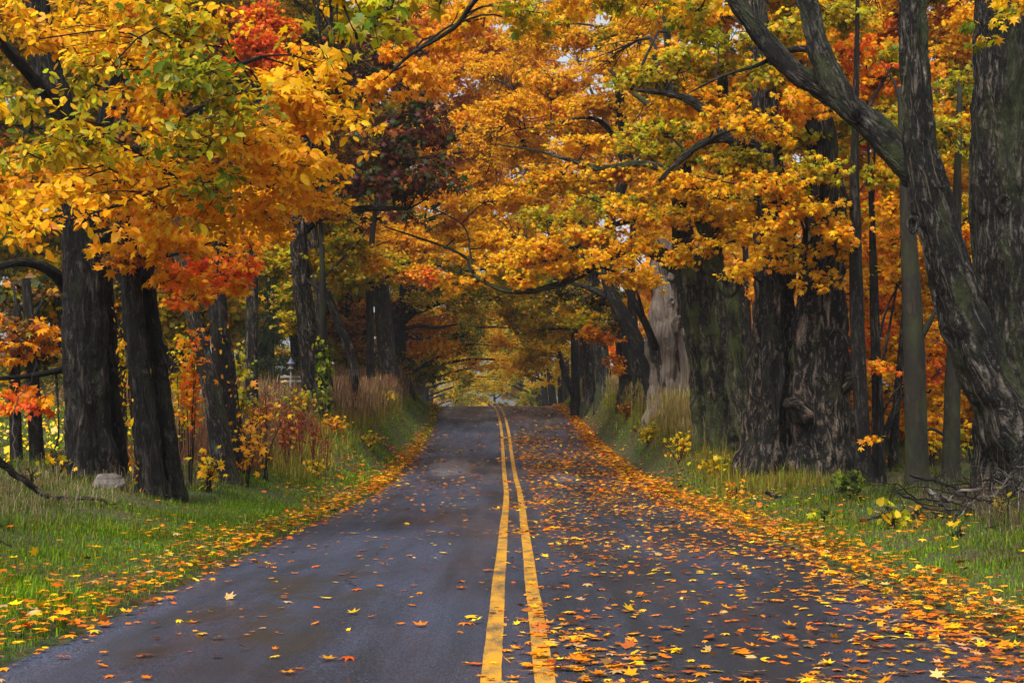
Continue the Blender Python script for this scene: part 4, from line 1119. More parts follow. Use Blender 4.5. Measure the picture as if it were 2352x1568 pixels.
k = 0
ORDW = ['first', 'second', 'third', 'fourth', 'fifth', 'sixth', 'seventh', 'eighth', 'ninth', 'tenth', 'eleventh', 'twelfth']
far_l = [(-6.6, 86, 12, .42, 1.4, ['dull', 'dark']), (-7.4, 97, 12, .40, 1.6, ['dull', 'gold', 'olive']), (-7.8, 108, 13, .45, 1.4, ['dull', 'gold']), (-8.4, 122, 13, .40, 1.6, ['gold', 'dull']),
         (-9.2, 138, 14, .42, 1.2, ['yellow', 'olive']), (-10, 158, 14, .42, 1.2, ['mix', 'olive']), (-11.5, 185, 15, .42, 1, ['dull', 'mix']), (-13, 220, 16, .45, 1, ['dull', 'olive'])]
for i, (X, Y, h, r, ln, pl) in enumerate(far_l):
    wtree(f'{ORDW[i]} dark tree of the left hand row past the crest, arching over the road', X, Y, h, r, ln, pl, 8500, 'far row on the left past the crest', reach=.8, seed=i, spread=.36)
far_r = [(5.0, 80, 12, .42, -0.77, ['mix', 'dull']), (5.2, 87, 12, .40, -0.88, ['yelgreen', 'gold']), (5.0, 95, 13, .46, -0.88, ['dull', 'gold']), (4.8, 103, 13, .40, -0.88, ['yellow', 'olive']), (4.6, 112, 13, .44, -0.99, ['mix', 'dull']), (4.4, 122, 13, .42, -0.99, ['dull', 'gold']),
         (4.1, 133, 14, .42, -0.99, ['yellow', 'olive']), (3.8, 146, 14, .42, -1.10, ['mix', 'olive']), (3.4, 162, 14, .45, -1.10, ['dull', 'yellow']), (3.0, 182, 15, .45, -1.10, ['dull', 'mix']), (2.0, 210, 16, .5, -1.10, ['olive', 'dull'])]
for i, (X, Y, h, r, ln, pl) in enumerate(far_r):
    wtree(f'{ORDW[i]} trunk of the right hand row past the crest, arching over the road', X, Y, h, r, ln, pl, 8500, 'far row on the right past the crest', reach=-.8, seed=30 + i, spread=.36)
# end of the lane: pale trees that close the view
for i, (X, Y, h, pl) in enumerate([(-9, 232, 15, ['yelgreen', 'yellow']), (-3, 240, 14, ['yelgreen', 'yellow']), (4, 236, 15, ['yelgreen', 'olive']), (12, 250, 16, ['dull']), (-17, 250, 16, ['dull', 'mix'])]):
    wtree(('olive', 'yellow green', 'dull green', 'broad green', 'tall mixed')[i] + ' tree closing the far end of the lane', X, Y, h, .4, 0, pl, 30000, 'trees closing the far end of the lane', seed=60 + i, ls=.32, z0=.02, spread=.36, limbs=9)


def copy_tree(o):
    c = o.copy()
    COL.objects.link(c)
    for ch in list(o.children):
        d = ch.copy()
        COL.objects.link(d)
        d.parent = c
        for g_ in list(ch.children):
            e = g_.copy()
            COL.objects.link(e)
            e.parent = d
    return c


# woods behind the two rows: three grown trees, the rest copies of them
WL = 'background tree of the woods behind the left row'
WR = 'background tree of the woods behind the right row'
protoL = [wtree(WL, -14, 46, 21, .30, .5, pl, 22000, 'woods behind the left row', seed=80 + i, ls=.26, z0=.08, spread=.26, limbs=11).o for i, pl in enumerate((['dull', 'mix'], ['mix', 'rust'], ['yelgreen', 'dull']))]
spotsL = [(-14, 50), (-19, 44), (-24, 50), (-17, 62), (-23, 66), (-30, 60), (-13, 74), (-19, 80), (-27, 84), (-14, 96), (-22, 102), (-32, 100), (-16, 120), (-25, 130), (-15, 62), (-13.5, 57), (-11.5, 53), (-10.5, 70), (-16.5, 72), (-36, 76), (-9.6, 92), (-8.9, 80), (-11, 106), (-12, 88), (-40, 95), (-45, 120), (-30, 118)]
for i, (X, Y) in enumerate(spotsL):
    o = protoL[i] if i < 3 else copy_tree(protoL[i % 3])
    o.location = (X, Y, float(gz(X, Y)))
    o.rotation_euler.z = i * 1.3
    s = .85 + .3 * ((i * 37) % 10) / 10
    o.scale = (s, s, s)
protoR = [wtree(WR, 14, 50, 21, .28, -.5, pl, 22000, 'woods behind the right row', seed=90 + i, ls=.26, z0=.08, spread=.26, limbs=11).o for i, pl in enumerate((['gold', 'orange'], ['yellow', 'olive'], ['maple', 'redorange']))]
spotsR = [(13, 78), (40, 88), (20, 98), (12.5, 90), (30, 112), (50, 112), (13, 104), (22, 114), (12, 124), (19, 134), (60, 130), (42, 126)]
for i, (X, Y) in enumerate(spotsR):
    o = protoR[i] if i < 3 else copy_tree(protoR[i % 3])
    o.location = (X, Y, float(gz(X, Y)))
    o.rotation_euler.z = i * 1.7
    s = .85 + .3 * ((i * 53) % 10) / 10
    o.scale = (s, s, s)
# =================================================================== GROUND COVER
def scatter(n, s0, s1, y0, y1, power=1.0):
    """n points with density falling with distance: uniform in Y**(1-power)..."""
    s = rng.uniform(s0, s1, n)
    if power == 1.0:
        Y = y0 * (y1 / y0) ** rng.random(n)
    else:
        Y = rng.uniform(y0, y1, n)
    return s, Y


def blades(s, Y, h, w, cols, lean=.35, z=None, bend=.5):
    n = len(s)
    X = s + cen(Y)
    b = np.stack([X, Y, (gz(X, Y) if z is None else z) - .02], -1)
    a = rng.uniform(0, 6.28, n)
    d = np.stack([np.cos(a), np.sin(a), 0 * a], -1)
    wv = np.stack([-np.sin(a), np.cos(a), 0 * a], -1) * (w / 2)[:, None]
    # turn blade faces a little towards the road side
    le = np.abs(rng.normal(0, lean, n))[:, None]
    m_ = b + d * (h[:, None] * .30 * le) + np.array([0, 0, 1]) * h[:, None] * .55
    t = b + d * (h[:, None] * (.75 + bend * .4) * le) + np.array([0, 0, 1]) * (h[:, None] * np.maximum(.35, 1 - .45 * le))
    V = np.stack([b - wv, b + wv, m_ + wv * .8, m_ - wv * .8, t], 1).reshape(-1, 3)
    o = (np.arange(n) * 5)[:, None]
    q = o + np.array([[0, 1, 2, 3]])
    tr = o + np.array([[3, 2, 4]])
    return V, [q, tr], np.repeat(cols, 5, axis=0)


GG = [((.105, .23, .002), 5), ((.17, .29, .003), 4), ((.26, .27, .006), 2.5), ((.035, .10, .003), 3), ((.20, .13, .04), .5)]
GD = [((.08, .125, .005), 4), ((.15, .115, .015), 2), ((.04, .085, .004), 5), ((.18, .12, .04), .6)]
GT = [((.26, .135, .065), 4), ((.19, .105, .05), 3), ((.30, .18, .095), 2), ((.15, .12, .03), 2)]
GY = [((.20, .20, .018), 4), ((.28, .20, .025), 3), ((.12, .17, .014), 3), ((.28, .15, .04), 2)]


def grass_obj(name, label, parts, mat=GRASSM):
    a = Acc()
    for V, Fc, C in parts:
        a.add(V, Fc, None, C)
    V, Fc, _, C = a.get()
    return tag(mk(name, V, Fc, mat, cols=C), label, kind='stuff')


def band(n, s0, s1, y0, y1, pal, h, w, lean=.5, keep=None, hv=.3):
    s, Y = scatter(n, s0, s1, y0, y1)
    if keep is not None:
        k = rng.random(n) < keep(s, Y)
        s, Y = s[k], Y[k]
    P = np.stack([s, Y, 0 * s], -1)
    hh = h * np.exp(rng.normal(0, hv, len(s))) * (.35 + 1.5 * vnoise(P, 1.3, 21) ** 1.6)
    ww = w * np.maximum(1, Y / 16)
    c = pal_pick(pal, len(s))
    tone = (.65 + .7 * vnoise(P, .7, 22))[:, None]
    return blades(s, Y, hh, ww * np.exp(rng.normal(0, .2, len(s))), jitter(c * tone, .2), lean)


fade = lambda a, b: (lambda s, Y: 1 - sstep(a, b, np.abs(s)))
grow = lambda a, b: (lambda s, Y: sstep(a, b, np.abs(s)))
grass_obj('grass_verge', 'short green grass of the left verge speckled with fallen leaves',
          [band(150000, -5.6, -2.95, 7, 80, GG, .066, .006, .8, lambda s, Y: (1 - sstep(4.4, 5.6, -s)) * sstep(2.9, 3.25, -s)),
           band(26000, -6.6, -3.5, 7, 80, GG, .10, .007, .8)])
grass_obj('grass_verge', 'short green grass of the right verge thick with orange leaves',
          [band(110000, 3.15, 5.6, 7, 80, GG, .06, .006, .7, lambda s, Y: (1 - sstep(4.2, 5.4, s)) * sstep(3.1, 3.6, s)),
           band(20000, 3.7, 6.2, 7, 80, GG, .11, .007, .7)])
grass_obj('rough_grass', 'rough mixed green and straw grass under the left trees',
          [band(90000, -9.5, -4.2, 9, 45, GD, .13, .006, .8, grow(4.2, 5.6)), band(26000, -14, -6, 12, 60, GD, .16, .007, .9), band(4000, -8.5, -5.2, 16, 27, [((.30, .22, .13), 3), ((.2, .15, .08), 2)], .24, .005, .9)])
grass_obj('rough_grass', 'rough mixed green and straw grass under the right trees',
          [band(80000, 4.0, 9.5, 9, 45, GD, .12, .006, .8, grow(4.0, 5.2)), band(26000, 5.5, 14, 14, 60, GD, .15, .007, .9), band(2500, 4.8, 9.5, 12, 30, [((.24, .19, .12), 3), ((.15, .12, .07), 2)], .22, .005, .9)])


def tall(n, s0, s1, y0, y1, pal, h, keep=None):
    """upright seed stalks"""
    s, Y = scatter(n, s0, s1, y0, y1)
    if keep is not None:
        k = rng.random(n) < keep(s, Y)
        s, Y = s[k], Y[k]
    P = np.stack([s, Y, 0 * s], -1)
    hh = h * np.exp(rng.normal(0, .16, len(s))) * (.6 + .8 * vnoise(P, .6, 31))
    c = jitter(pal_pick(pal, len(s)) * (.7 + .6 * vnoise(P, .5, 33))[:, None], .2)
    A = blades(s, Y, hh, .006 * np.maximum(1, Y / 18), c, .22)
    # seed heads: short wider blades at the tips
    X = s + cen(Y)
    z = gz(X, Y) + hh * .74
    B_ = blades(s, Y, hh * .28, .018 * np.maximum(1, Y / 30), c * 1.15, .3, z)
    return [A, B_]


grass_obj('tall_grass', 'tall reddish brown seed grass on the left bank by the oak',
          tall(34000, -9.5, -3.9, 38, 76, GT, .75, lambda s, Y: sstep(4.0, 5.0, -s) * sstep(38, 43, Y)) + tall(7000, -14, -7, 42, 70, GT, .7) + [band(30000, -6.4, -3.7, 28, 78, GY, .30, .006, .6, lambda s, Y: sstep(3.9, 4.6, -s))])
grass_obj('tall_grass', 'tall straw coloured grass on the right bank by the snag',
          tall(30000, 3.9, 8.5, 33, 76, [((.27, .19, .07), 4), ((.33, .23, .10), 2), ((.20, .19, .03), 4)], .72, lambda s, Y: sstep(3.9, 5.0, s) * sstep(31, 39, Y)) + [band(34000, 3.7, 6.4, 26, 78, GY, .32, .006, .6, lambda s, Y: sstep(3.7, 4.5, s))])

# ---- fallen leaves
FL = [((.78, .25, .004), 6), (GOLD, 3), ((.62, .16, .004), 5), (YEL, 1.6), (SCA, 1.6), (RUST, 3), ((.50, .30, .11), 2), (BRN, 2.4), ((.07, .03, .012), 1)]
FLL = [(ORA, 5), (GOLD, 4), (AMB, 4), (SCA, 1.2), (RUST, 2), ((.52, .34, .16), 1), (YEL, 2)]


def density(s, Y):
    P = np.stack([s, Y, 0 * s], -1)
    cl = np.clip((vnoise(P, 1.9, 41) - .34) * 3.4, .04, 2.6)
    cl2 = np.clip((vnoise(P * np.array([1, .45, 1]), .8, 42) - .3) * 2.6, .1, 2)
    d = np.zeros_like(s)
    el_ = -2.93
    d += 190 * np.exp(-((s - el_ + .16) / .26) ** 2)
    d += 42 * (s < -3.2) * np.exp(-np.abs(s + 3.2) / 1.3) * cl2
    d += (s > -2.8) * (s < -.7) * (3 + 4.5 * cl) * (1 + sstep(18, 40, Y) * .6)
    d += 110 * np.exp(-((s - .30) / .50) ** 2) * cl * cl2 * (1 + .7 * sstep(10, 24, Y))
    d += (s > .4) * (s < 2.9) * (20 + 26 * cl * cl2) * (1 + .5 * sstep(16, 34, Y))
    d += (s > 1.7) * (s < 2.9) * 32 * cl
    d += 330 * np.exp(-((s - 3.2) / .32) ** 2) + 110 * sstep(2.0, 3.0, s) * (s < 3.4) * (1 - sstep(8, 14, Y))
    d += 90 * (s > 3.3) * np.exp(-np.abs(s - 3.3) / .75) * cl2
    d = np.where(s < 2.95, d * (1 - .75 * sstep(42, 62, Y)), d)
    d = np.where(s > 3.45, d * (1 - .75 * sstep(26, 38, Y)), d)
    return d


def flat_leaf_pts(n, s0, s1, y0, y1):
    s = rng.uniform(s0, s1, n)
    Y = rng.uniform(y0, y1, n)
    rho = n / ((s1 - s0) * (y1 - y0))
    k = rng.random(n) < density(s, Y) / rho
    return s[k], Y[k]


def lying(s, Y, pal, shape='maple', lsize=.064):
    n = len(s)
    X = s + cen(Y)
    onroad = (s > -2.9) & (s < 3.1)
    z = np.where(onroad, road_top(s, Y), gz(X, Y)) + np.where(onroad, .006, rng.uniform(.02, .10, n)) + rng.random(n) * .02 * (np.abs(s) > 2.4)
    tilt = np.where(rng.random(n) < .25, .24, .07)[:, None]
    Nn = rng.normal(0, 1, (n, 3)) * tilt + np.array([0, 0, 1.0])
    T = nrm(rng.normal(0, 1, (n, 3)) * np.array([1, 1, 0]))
    S = lsize * np.clip(np.exp(rng.normal(0, .34, n)), .45, 1.6)
    P = np.stack([X, Y, z + S * .10], -1) - T * (S * .4)[:, None]
    C = jitter(pal_pick(pal, n), .2)
    return P, Nn, T, S, C, rng.uniform(-.9, .9, n)


s, Y = flat_leaf_pts(420000, -5.2, 6.0, 6.9, 30)
pal = FL
o_idx = np.argsort(Y)
s, Y = s[o_idx], Y[o_idx]
# the leaves that show largest: one object each
vis = np.abs(s + cen(Y)) < .36 * Y + .05
first = np.where(vis & (s > -2.75) & (s < 2.6))[0]
solo = first[:290]
rest = np.ones(len(s), bool)
rest[solo] = False
P, Nn, T, S, C, cu = lying(s, Y, pal)
a = Acc()
kind_ = rng.choice(3, len(s), p=[.55, .27, .18])
for q_, sh_ in enumerate(('maple', 'lobed', 'oval')):
    r_ = rest & (kind_ == q_)
    V, Fc, K = leaves(sh_, P[r_], Nn[r_], T[r_], S[r_], C[r_], cu[r_] * (1 if q_ else 1.3))
    a.add(V, Fc, None, K)
s2, Y2 = flat_leaf_pts(560000, -5.2, 6.0, 30, 78)
V, Fc, K = leaves('lobed', *lying(s2, Y2, pal, lsize=.085))
a.add(V, Fc, None, K)
V, Fc, _, K = a.get()
tag(mk('leaf_litter', V, Fc, LEAFD, cols=K), 'drifts of fallen orange and gold maple leaves over road and verges', kind='stuff')


def colour_word(c):
    r, g_, b_ = c
    if r < .22:
        return 'dark brown'
    if b_ > .06:
        return 'pale tan'
    if g_ / r < .22:
        return 'red'
    if g_ / r < .36:
        return 'orange'
    return 'golden' if g_ / r < .46 else 'yellow'


for j in solo:
    w = P[j] + T[j] * S[j] * .4
    V, Fc, K = leaves('maple', (P[j] - w)[None], Nn[j:j + 1], T[j:j + 1], S[j:j + 1], C[j:j + 1], cu[j:j + 1])
    # the stalk
    q = P[j] - w
    sv, sf, _ = tubes(np.array([[q, q - T[j] * S[j] * .35 + [0, 0, -.002], q - T[j] * S[j] * .7 + [0, 0, .004]]]), np.array([[.0012, .001, .0008]]), 3)
    ac = Acc()
    ac.add(V, Fc, None, K)
    ac.add(sv, sf, None, np.repeat(C[j:j + 1] * .6, len(sv), 0))
    V, Fc, _, K = ac.get()
    o = mk('fallen_leaf', V, Fc, LEAFD, cols=K)
    o.location = [float(v) for v in w]
    sj = s[j]
    where = 'on the left lane' if sj < -.3 else ('beside the yellow lines' if sj < .55 else ('on the right lane' if sj < 1.9 else 'near the right edge of the road'))
    if abs(sj + .14) < .07:
        where = 'on the left yellow line'
    elif abs(sj - .14) < .07:
        where = 'on the right yellow line'
    cur = 'flat' if abs(cu[j]) < .5 else ('arched' if cu[j] > 0 else 'cupped')
    big = 'large ' if S[j] > .09 else ('small ' if S[j] < .06 else '')
    tag(o, f'{big}{colour_word(C[j])} {cur} maple leaf lying {where}', 'leaf', 'single maple leaves lying on the near road')

# leaves on the bright field at the far left
n = 9000
sf = rng.uniform(-30, -9, n)
Yf = rng.uniform(24, 62, n)
Xf = sf + cen(Yf)
Pf = np.stack([Xf, Yf, gz(Xf, Yf) + .08], -1)
V, Fc, K = leaves('kite', Pf, rng.normal(0, .5, (n, 3)) + [0, -.5, 1], rng.normal(0, 1, (n, 3)), .12 * np.exp(rng.normal(0, .2, n)), jitter(pal_pick([(YEL, 5), (LIM, 2), (GOLD, 2)], n)))
tag(mk('field_leaves', V, Fc, LEAFD, cols=K), 'yellow leaves strewn over the bright grass field at the left', kind='stuff')
grass_obj('field_grass', 'bright green grass of the field beyond the left trees', [band(60000, -32, -8.5, 22, 66, [((.13, .20, .02), 4), ((.17, .22, .03), 3)], .16, .012, .6)])

# ---- vines on the black twin trunk and the dark upright one
def vine(label, rows_d, n, pal, group, ls=.10, side=(-1.0, 1.0), rad=.3, mix='heart'):
    p = px_path(rows_d, 60, False)
    i = rng.integers(0, 60, n)
    ph = rng.uniform(side[0], side[1], n) * 1.25 - math.pi / 2
    r_ = p[i, 3] * (1.02 + rng.random(n) * rad)
    out_ = np.stack([np.cos(ph), np.sin(ph), 0 * ph], -1)
    P = p[i, :3] + out_ * r_[:, None] + rng.normal(0, .04, (n, 3))
    b = p[0, :3]
    th = Thing('climbing_vine', label, 'vine', (b[0], b[1] - .3, float(gz(b[0], b[1] - .3))), group)
    T = rng.normal(0, .5, (n, 3)) + np.array([0, -.1, -1])
    V, Fc, K = leaves(mix, P, out_ + rng.normal(0, .4, (n, 3)), T, ls * np.exp(rng.normal(0, .25, n)), jitter(pal_pick(pal, n)))
    a = Acc()
    for k in range(4):
        a0 = rng.uniform(-1, 1)
        pp = p[::4, :3] + p[::4, 3:4] * 1.03 * np.stack([np.cos(-math.pi / 2 + a0 + .5 * np.sin(np.arange(15) * .6 + k)), np.sin(-math.pi / 2 + a0 + .5 * np.sin(np.arange(15) * .6 + k)), np.zeros(15)], -1)
        v_, f_, b_ = tubes(pp[None], np.full((1, 15), .012), 5)
        a.add(v_, f_, b_)
    v_, f_, b_, _ = a.get()
    th.part('stem', v_, f_, BARK_TWIG, bark=b_)
    th.part('leaves', V, Fc, LEAF, cols=K)


vine('yellow and amber vine leaves climbing the left edge of the black twin trunk', R([(352, 1150, 64), (338, 1000, 60), (318, 850, 56), (305, 700, 50)], 20.9), 120, [(YEL, 1), (GOLD, 2), (OLV, 3), (AMB, 3)], 'vines', .07, side=(-1.15, -.55), rad=.5, mix='oval')
vine('orange vine leaves up the dark trunk behind the leaning grey one', R([(542, 1112, 54), (532, 1000, 52), (520, 880, 48), (506, 740, 44)], 26.2), 90, [(AMB, 4), (SCA, 2), (OLV, 2), (GOLD, 2)], 'vines', .07, mix='oval')
vine('green ivy round the lower half of the mossy young maple by the oak', R([(748, 950, 26), (745, 850, 24), (742, 780, 20)], 39.2), 260, [(GRN, 4), (DKG, 2), (LIM, 1)], 'vines', .10, rad=1.0)

# ---- shrubs, saplings and weeds
def shrub(name, label, cat, x, y, d, hpx, wpx, pal, cov, ls, sh='maple', stems=5, mat=None, group=None, bare=False, thick=.012, z=None):
    g0 = at(x, y, d)
    zz = float(gz(g0[0], g0[1])) if z is None else z
    b = np.array([g0[0], g0[1], zz - .04])
    th = Thing(name, label, cat, b, group)
    k = d / F
    H, W = hpx * k, wpx * k
    a, paths, ends = Acc(), [], []
    for i in range(stems):
        t = (i + .5) / stems * 2 - 1
        e = b + np.array([t * W * .5 + rng.normal(0, W * .08), rng.normal(0, W * .2), H * (1 - .25 * t * t) * rng.uniform(.75, 1.05)])
        m_ = b * .5 + e * .5 + np.array([-t * W * .10, 0, H * .06]) + rng.normal(0, .03, 3)
        p = spline([b + rng.normal(0, .03, 3) * [1, 1, 0], m_, e], 9)
        v_, f_, b_ = tubes(p[None], np.linspace(thick, thick * .3, 9)[None], 5)
        a.add(v_, f_, b_)
        paths.append(np.concatenate([p, np.linspace(thick, thick * .3, 9)[:, None]], 1))
        for q in range(5):
            j = rng.integers(3, 8)
            e2 = p[j] + rng.normal(0, 1, 3) * np.array([W * .16, W * .14, H * .06]) + [0, 0, H * .12]
            v_, f_, b_ = tubes(spline([p[j], .5 * (p[j] + e2) + rng.normal(0, .02, 3), e2], 5)[None], np.linspace(thick * .45, thick * .15, 5)[None], 4)
            a.add(v_, f_, b_)
            ends.append(e2)
        ends.append(e)
    v_, f_, b_, _ = a.get()
    th.part('stems', v_, f_, mat or BARK_TWIG, bark=b_)
    n = int(cov * H * W / (.3 * ls * ls))
    if n:
        ends = np.array(ends)
        i = rng.integers(0, len(ends), n)
        t = rng.random((n, 1)) ** .6
        P = ends[i] * t + (np.array([q[rng.integers(2, 7), :3] for q in paths])[rng.integers(0, len(paths), n)]) * (1 - t) + rng.normal(0, ls * .8, (n, 3))
        V, Fc, K = leaves(sh, P, rng.normal(0, .6, (n, 3)) + [0, -.4, .6], rng.normal(0, .8, (n, 3)) + [0, 0, -.5], ls * np.exp(rng.normal(0, .25, n)), jitter(pal_pick(pal, n)), rng.uniform(.2, 1.5, n))
        th.part('leaves', V, Fc, LEAF, cols=K)
    return th


UG = 'undergrowth along the left trees'
for x, y, d, h, w, pal, cov, ls, lab in [
        (480, 1128, 23, 95, 75, 'yellow', .55, .10, 'small golden leaved seedling at the foot of the leaning grey trunk'),
        (440, 1120, 24, 380, 60, 'redorange', .5, .09, 'tall orange leaved sapling between the black twin trunk and the leaning grey one'),
        (420, 1080, 27, 300, 70, 'mix', .5, .09, 'dull gold sapling behind the black twin trunk'),
        (312, 1120, 23.5, 360, 50, 'mix', .6, .09, 'narrow sapling with dull amber leaves between the massive twin trunk and the vine'),
        (570, 1125, 25, 200, 80, 'orange', .28, .10, 'airy orange leaved shrub right of the leaning grey trunk'),
        (610, 1135, 27, 250, 130, 'yellow', .05, .10, 'nearly bare grey twigged sapling with a few yellow leaves left of the oak'),
        (660, 1090, 30, 170, 110, 'rust', .25, .10, 'rusty shrub at the foot of the left bank'),
        (770, 985, 37, 45, 55, 'orange', 1.0, .09, 'bright orange low bush right of the oak\'s foot'),
        (725, 1105, 30, 50, 60, 'yelgreen', .8, .09, 'yellow green low bush at the foot of the left bank'),
        (600, 1000, 33, 120, 110, 'rust', .5, .11, 'brown leaved bush behind the bare twigged sapling'),
        (545, 1010, 31, 260, 90, 'dull', .4, .12, 'dull green sapling behind the leaning grey trunk'),
        (690, 1010, 38, 100, 90, 'dull', .7, .10, 'olive bush left of the oak\'s foot'),
        (880, 925, 52, 40, 70, 'yelgreen', 1.3, .10, 'yellow green bush before the pale grey trunk'),
        (130, 1120, 22, 70, 50, 'yelgreen', .45, .11, 'yellow leaved seedling behind the fallen branch'),
        (70, 1140, 20, 70, 40, 'dark', .5, .10, 'dusky low bush by the black trunks at the left'),
        (130, 1080, 26, 60, 60, 'dark', .9, .10, 'dark green low bush between the black trunks and the massive twin trunk'),
        (850, 1000, 40, 40, 90, 'yelgreen', .6, .09, 'yellow speckled low growth below the snapped trunk')]:
    shrub('bush' if h < 130 else 'sapling', lab, 'bush' if h < 130 else 'sapling', x, y, d, h, w, pal, cov, ls, stems=4 if h > 130 else 7, group=UG)
for i, (x, y, h, lab) in enumerate([(655, 1130, 150, 'red stemmed weed nearest the grass verge'), (690, 1120, 190, 'tall red stemmed weed in the middle of its patch'), (720, 1100, 170, 'red stemmed weed leaning right below the oak'),
                                    (675, 1090, 150, 'red stemmed weed farthest back in its patch'), (745, 1080, 130, 'short red stemmed weed right of the oak\'s foot')]):
    shrub('red_weed', lab, 'weed', x, y, 29 + i * .8, h, 50, [(RUST, 2), ((.25, .035, .012), 2), ((.13, .022, .010), 4)], .14, .06, 'oval', 5, BARK_RED, 'red stemmed weeds by the left bank', thick=.011)
RG = 'undergrowth along the right trees'
for x, y, d, h, w, pal, cov, ls, lab in [
        (2050, 1225, 17, 60, 90, [(YEL, 3), (LIM, 4)], .5, .10, 'lemon yellow leaved seedling on the right verge before the brush pile'),
        (2105, 1215, 17.5, 40, 40, 'orange', .8, .09, 'orange leaved seedling touching the lemon yellow one'),
        (1890, 1215, 19, 36, 70, [(GRN, 3), (LIM, 3)], .8, .09, 'green leafy weed on the right verge'),
        (1950, 1165, 22, 70, 110, [(DKG, 3), (GRN, 4)], 1.2, .08, 'dense dark green bush at the foot of the slim black maple'),
        (1640, 1070, 30, 60, 90, 'yelgreen', .8, .09, 'yellow green weeds before the mossy trunks'),
        (1560, 1020, 34, 75, 80, 'yellow', .45, .09, 'loose yellow leaved bush beside the snag'),
        (1490, 985, 40, 60, 90, 'yelgreen', .8, .09, 'olive and gold bush on the right bank'),
        (1690, 1120, 26, 40, 60, 'orange', .5, .09, 'low orange seedling before the twisted mossy foot'),
        (1440, 930, 48, 40, 80, 'rust', .7, .09, 'rust tinged bush on the right bank'),
        (2300, 1190, 17, 60, 70, 'yelgreen', .4, .09, 'pale yellow green weed in the brush pile'),
        (2200, 1260, 15, 30, 40, 'yellow', .6, .09, 'small yellow seedling below the brush pile'),
        (1980, 1110, 30, 90, 60, 'redorange', .5, .11, 'orange leaved sapling at the foot of the thicket'),
        (2140, 1110, 31, 120, 70, 'yellow', .5, .11, 'yellow leaved sapling in the middle of the thicket'),
        (2230, 1100, 31, 120, 60, 'olive', .5, .11, 'olive leaved sapling beside the giant maple')]:
    shrub('bush' if h < 80 else 'sapling', lab, 'bush' if h < 80 else 'sapling', x, y, d, h, w, pal, cov, ls, 'heart' if 'lemon' in lab else 'maple', 6, group=RG)

# ---- dead branches: the brush pile at the right, the fallen bough at the left
def dead_branch(label, pts, r0, forks, group=None, mat=None, name='dead_branch', fl=.5):
    p = spline(np.array(pts, float), 22)
    p[1:-1] += rng.normal(0, .012, (20, 3))
    b = p[0]
    th = Thing(name, label, 'branch', b, group)
    v_, f_, b_ = tubes(p[None], np.linspace(r0, r0 * .25, 22)[None], 8, True, lobes(rng.integers(1e6), .06))
    th.part('bough', v_, f_, mat or BARK_DEAD, bark=b_, smooth=True)
    L = np.linalg.norm(p[-1] - p[0])
    for k in range(forks):
        j = rng.integers(4, 19)
        t = nrm(p[j + 1] - p[j - 1])
        e = p[j] + (t * .6 + rng.normal(0, .55, 3)) * L * fl * rng.uniform(.4, 1)
        gzz = float(gz(e[0], e[1]))
        e[2] = max(e[2], gzz + .04)
        q = spline([p[j], .5 * (p[j] + e) + rng.normal(0, .05 * L * fl, 3), e], 9)
        v_, f_, b_ = tubes(q[None], np.linspace(r0 * .5, r0 * .12, 9)[None], 6)
        th.part('side_branch', v_, f_, mat or BARK_DEAD, bark=b_, smooth=True)
    return th


fb = [at(-30, 1040, 17.5), at(60, 1105, 18), at(120, 1145, 18.2), at(200, 1175, 18.4), at(265, 1195, 18.4)]
fb = [np.array([q[0], q[1], max(q[2], float(gz(q[0], q[1])) + .13 - .02 * i)]) for i, q in enumerate(fb)]
dead_branch('long fallen bough resting on the left grass below the pale rock', fb, .055, 6, mat=BARK_GREY, name='fallen_bough', fl=.22)
dead_branch('thin whitish twig arching up before the black trunks at the left', [at(45, 1085, 20), at(28, 1000, 20), at(40, 920, 20), at(72, 870, 20), at(84, 830, 20)], .014, 3, fl=.25, name='bare_sapling')
DB = [([(2130, 1120), (2180, 1170), (2250, 1190), (2352, 1195)], 17.6, .030, 4, BARK_DEAD, 'pale curved bough lying in front of the brush pile'),
      ([(2160, 1140), (2230, 1165), (2300, 1185), (2370, 1165)], 17.2, .022, 4, BARK_DEAD, 'whitish crooked bough on the crown of the brush pile'),
      ([(2352, 1020), (2325, 1090), (2310, 1150), (2330, 1200)], 17.8, .035, 3, BARK_GREY, 'dark upright broken limb standing in the brush pile'),
      ([(1975, 1195), (2060, 1180), (2150, 1190), (2260, 1180)], 17.4, .016, 5, BARK_GREY, 'long thin stick reaching left out of the brush pile'),
      ([(2100, 1210), (2170, 1240), (2240, 1230), (2330, 1260)], 16.4, .018, 5, BARK_TWIG, 'brown twiggy branch along the front of the brush pile'),
      ([(2090, 1090), (2170, 1110), (2260, 1150), (2340, 1210)], 18.4, .020, 5, BARK_TWIG, 'dark slanting branch behind the brush pile'),
      ([(2280, 1060), (2275, 1110), (2290, 1170), (2270, 1220)], 17.4, .018, 4, BARK_DEAD, 'grey forked stick upright before the giant maple'),
      ([(2200, 1130), (2270, 1120), (2320, 1140), (2380, 1100)], 18, .022, 4, BARK_DEAD, 'bleached bough leaning on the giant maple\'s foot'),
      ([(2060, 1130), (2120, 1160), (2190, 1215), (2230, 1260)], 17.8, .014, 5, BARK_TWIG, 'thin brown stick sliding off the left of the brush pile'),
      ([(2250, 1225), (2300, 1210), (2352, 1230), (2400, 1215)], 16.2, .022, 5, BARK_GREY, 'mossy bough low at the right end of the brush pile'),
      ([(2200, 1190), (2240, 1150), (2290, 1130), (2330, 1080)], 17.5, .016, 5, BARK_DEAD, 'slender pale branch rising across the brush pile')]
for pts, d, r0, fk, mt, lab in DB:
    dead_branch(lab, [at(x, y, d + rng.uniform(-.3, .3)) for x, y in pts], r0 * 1.25, fk + 3, 'dead branches of the brush pile', mt, fl=.42)
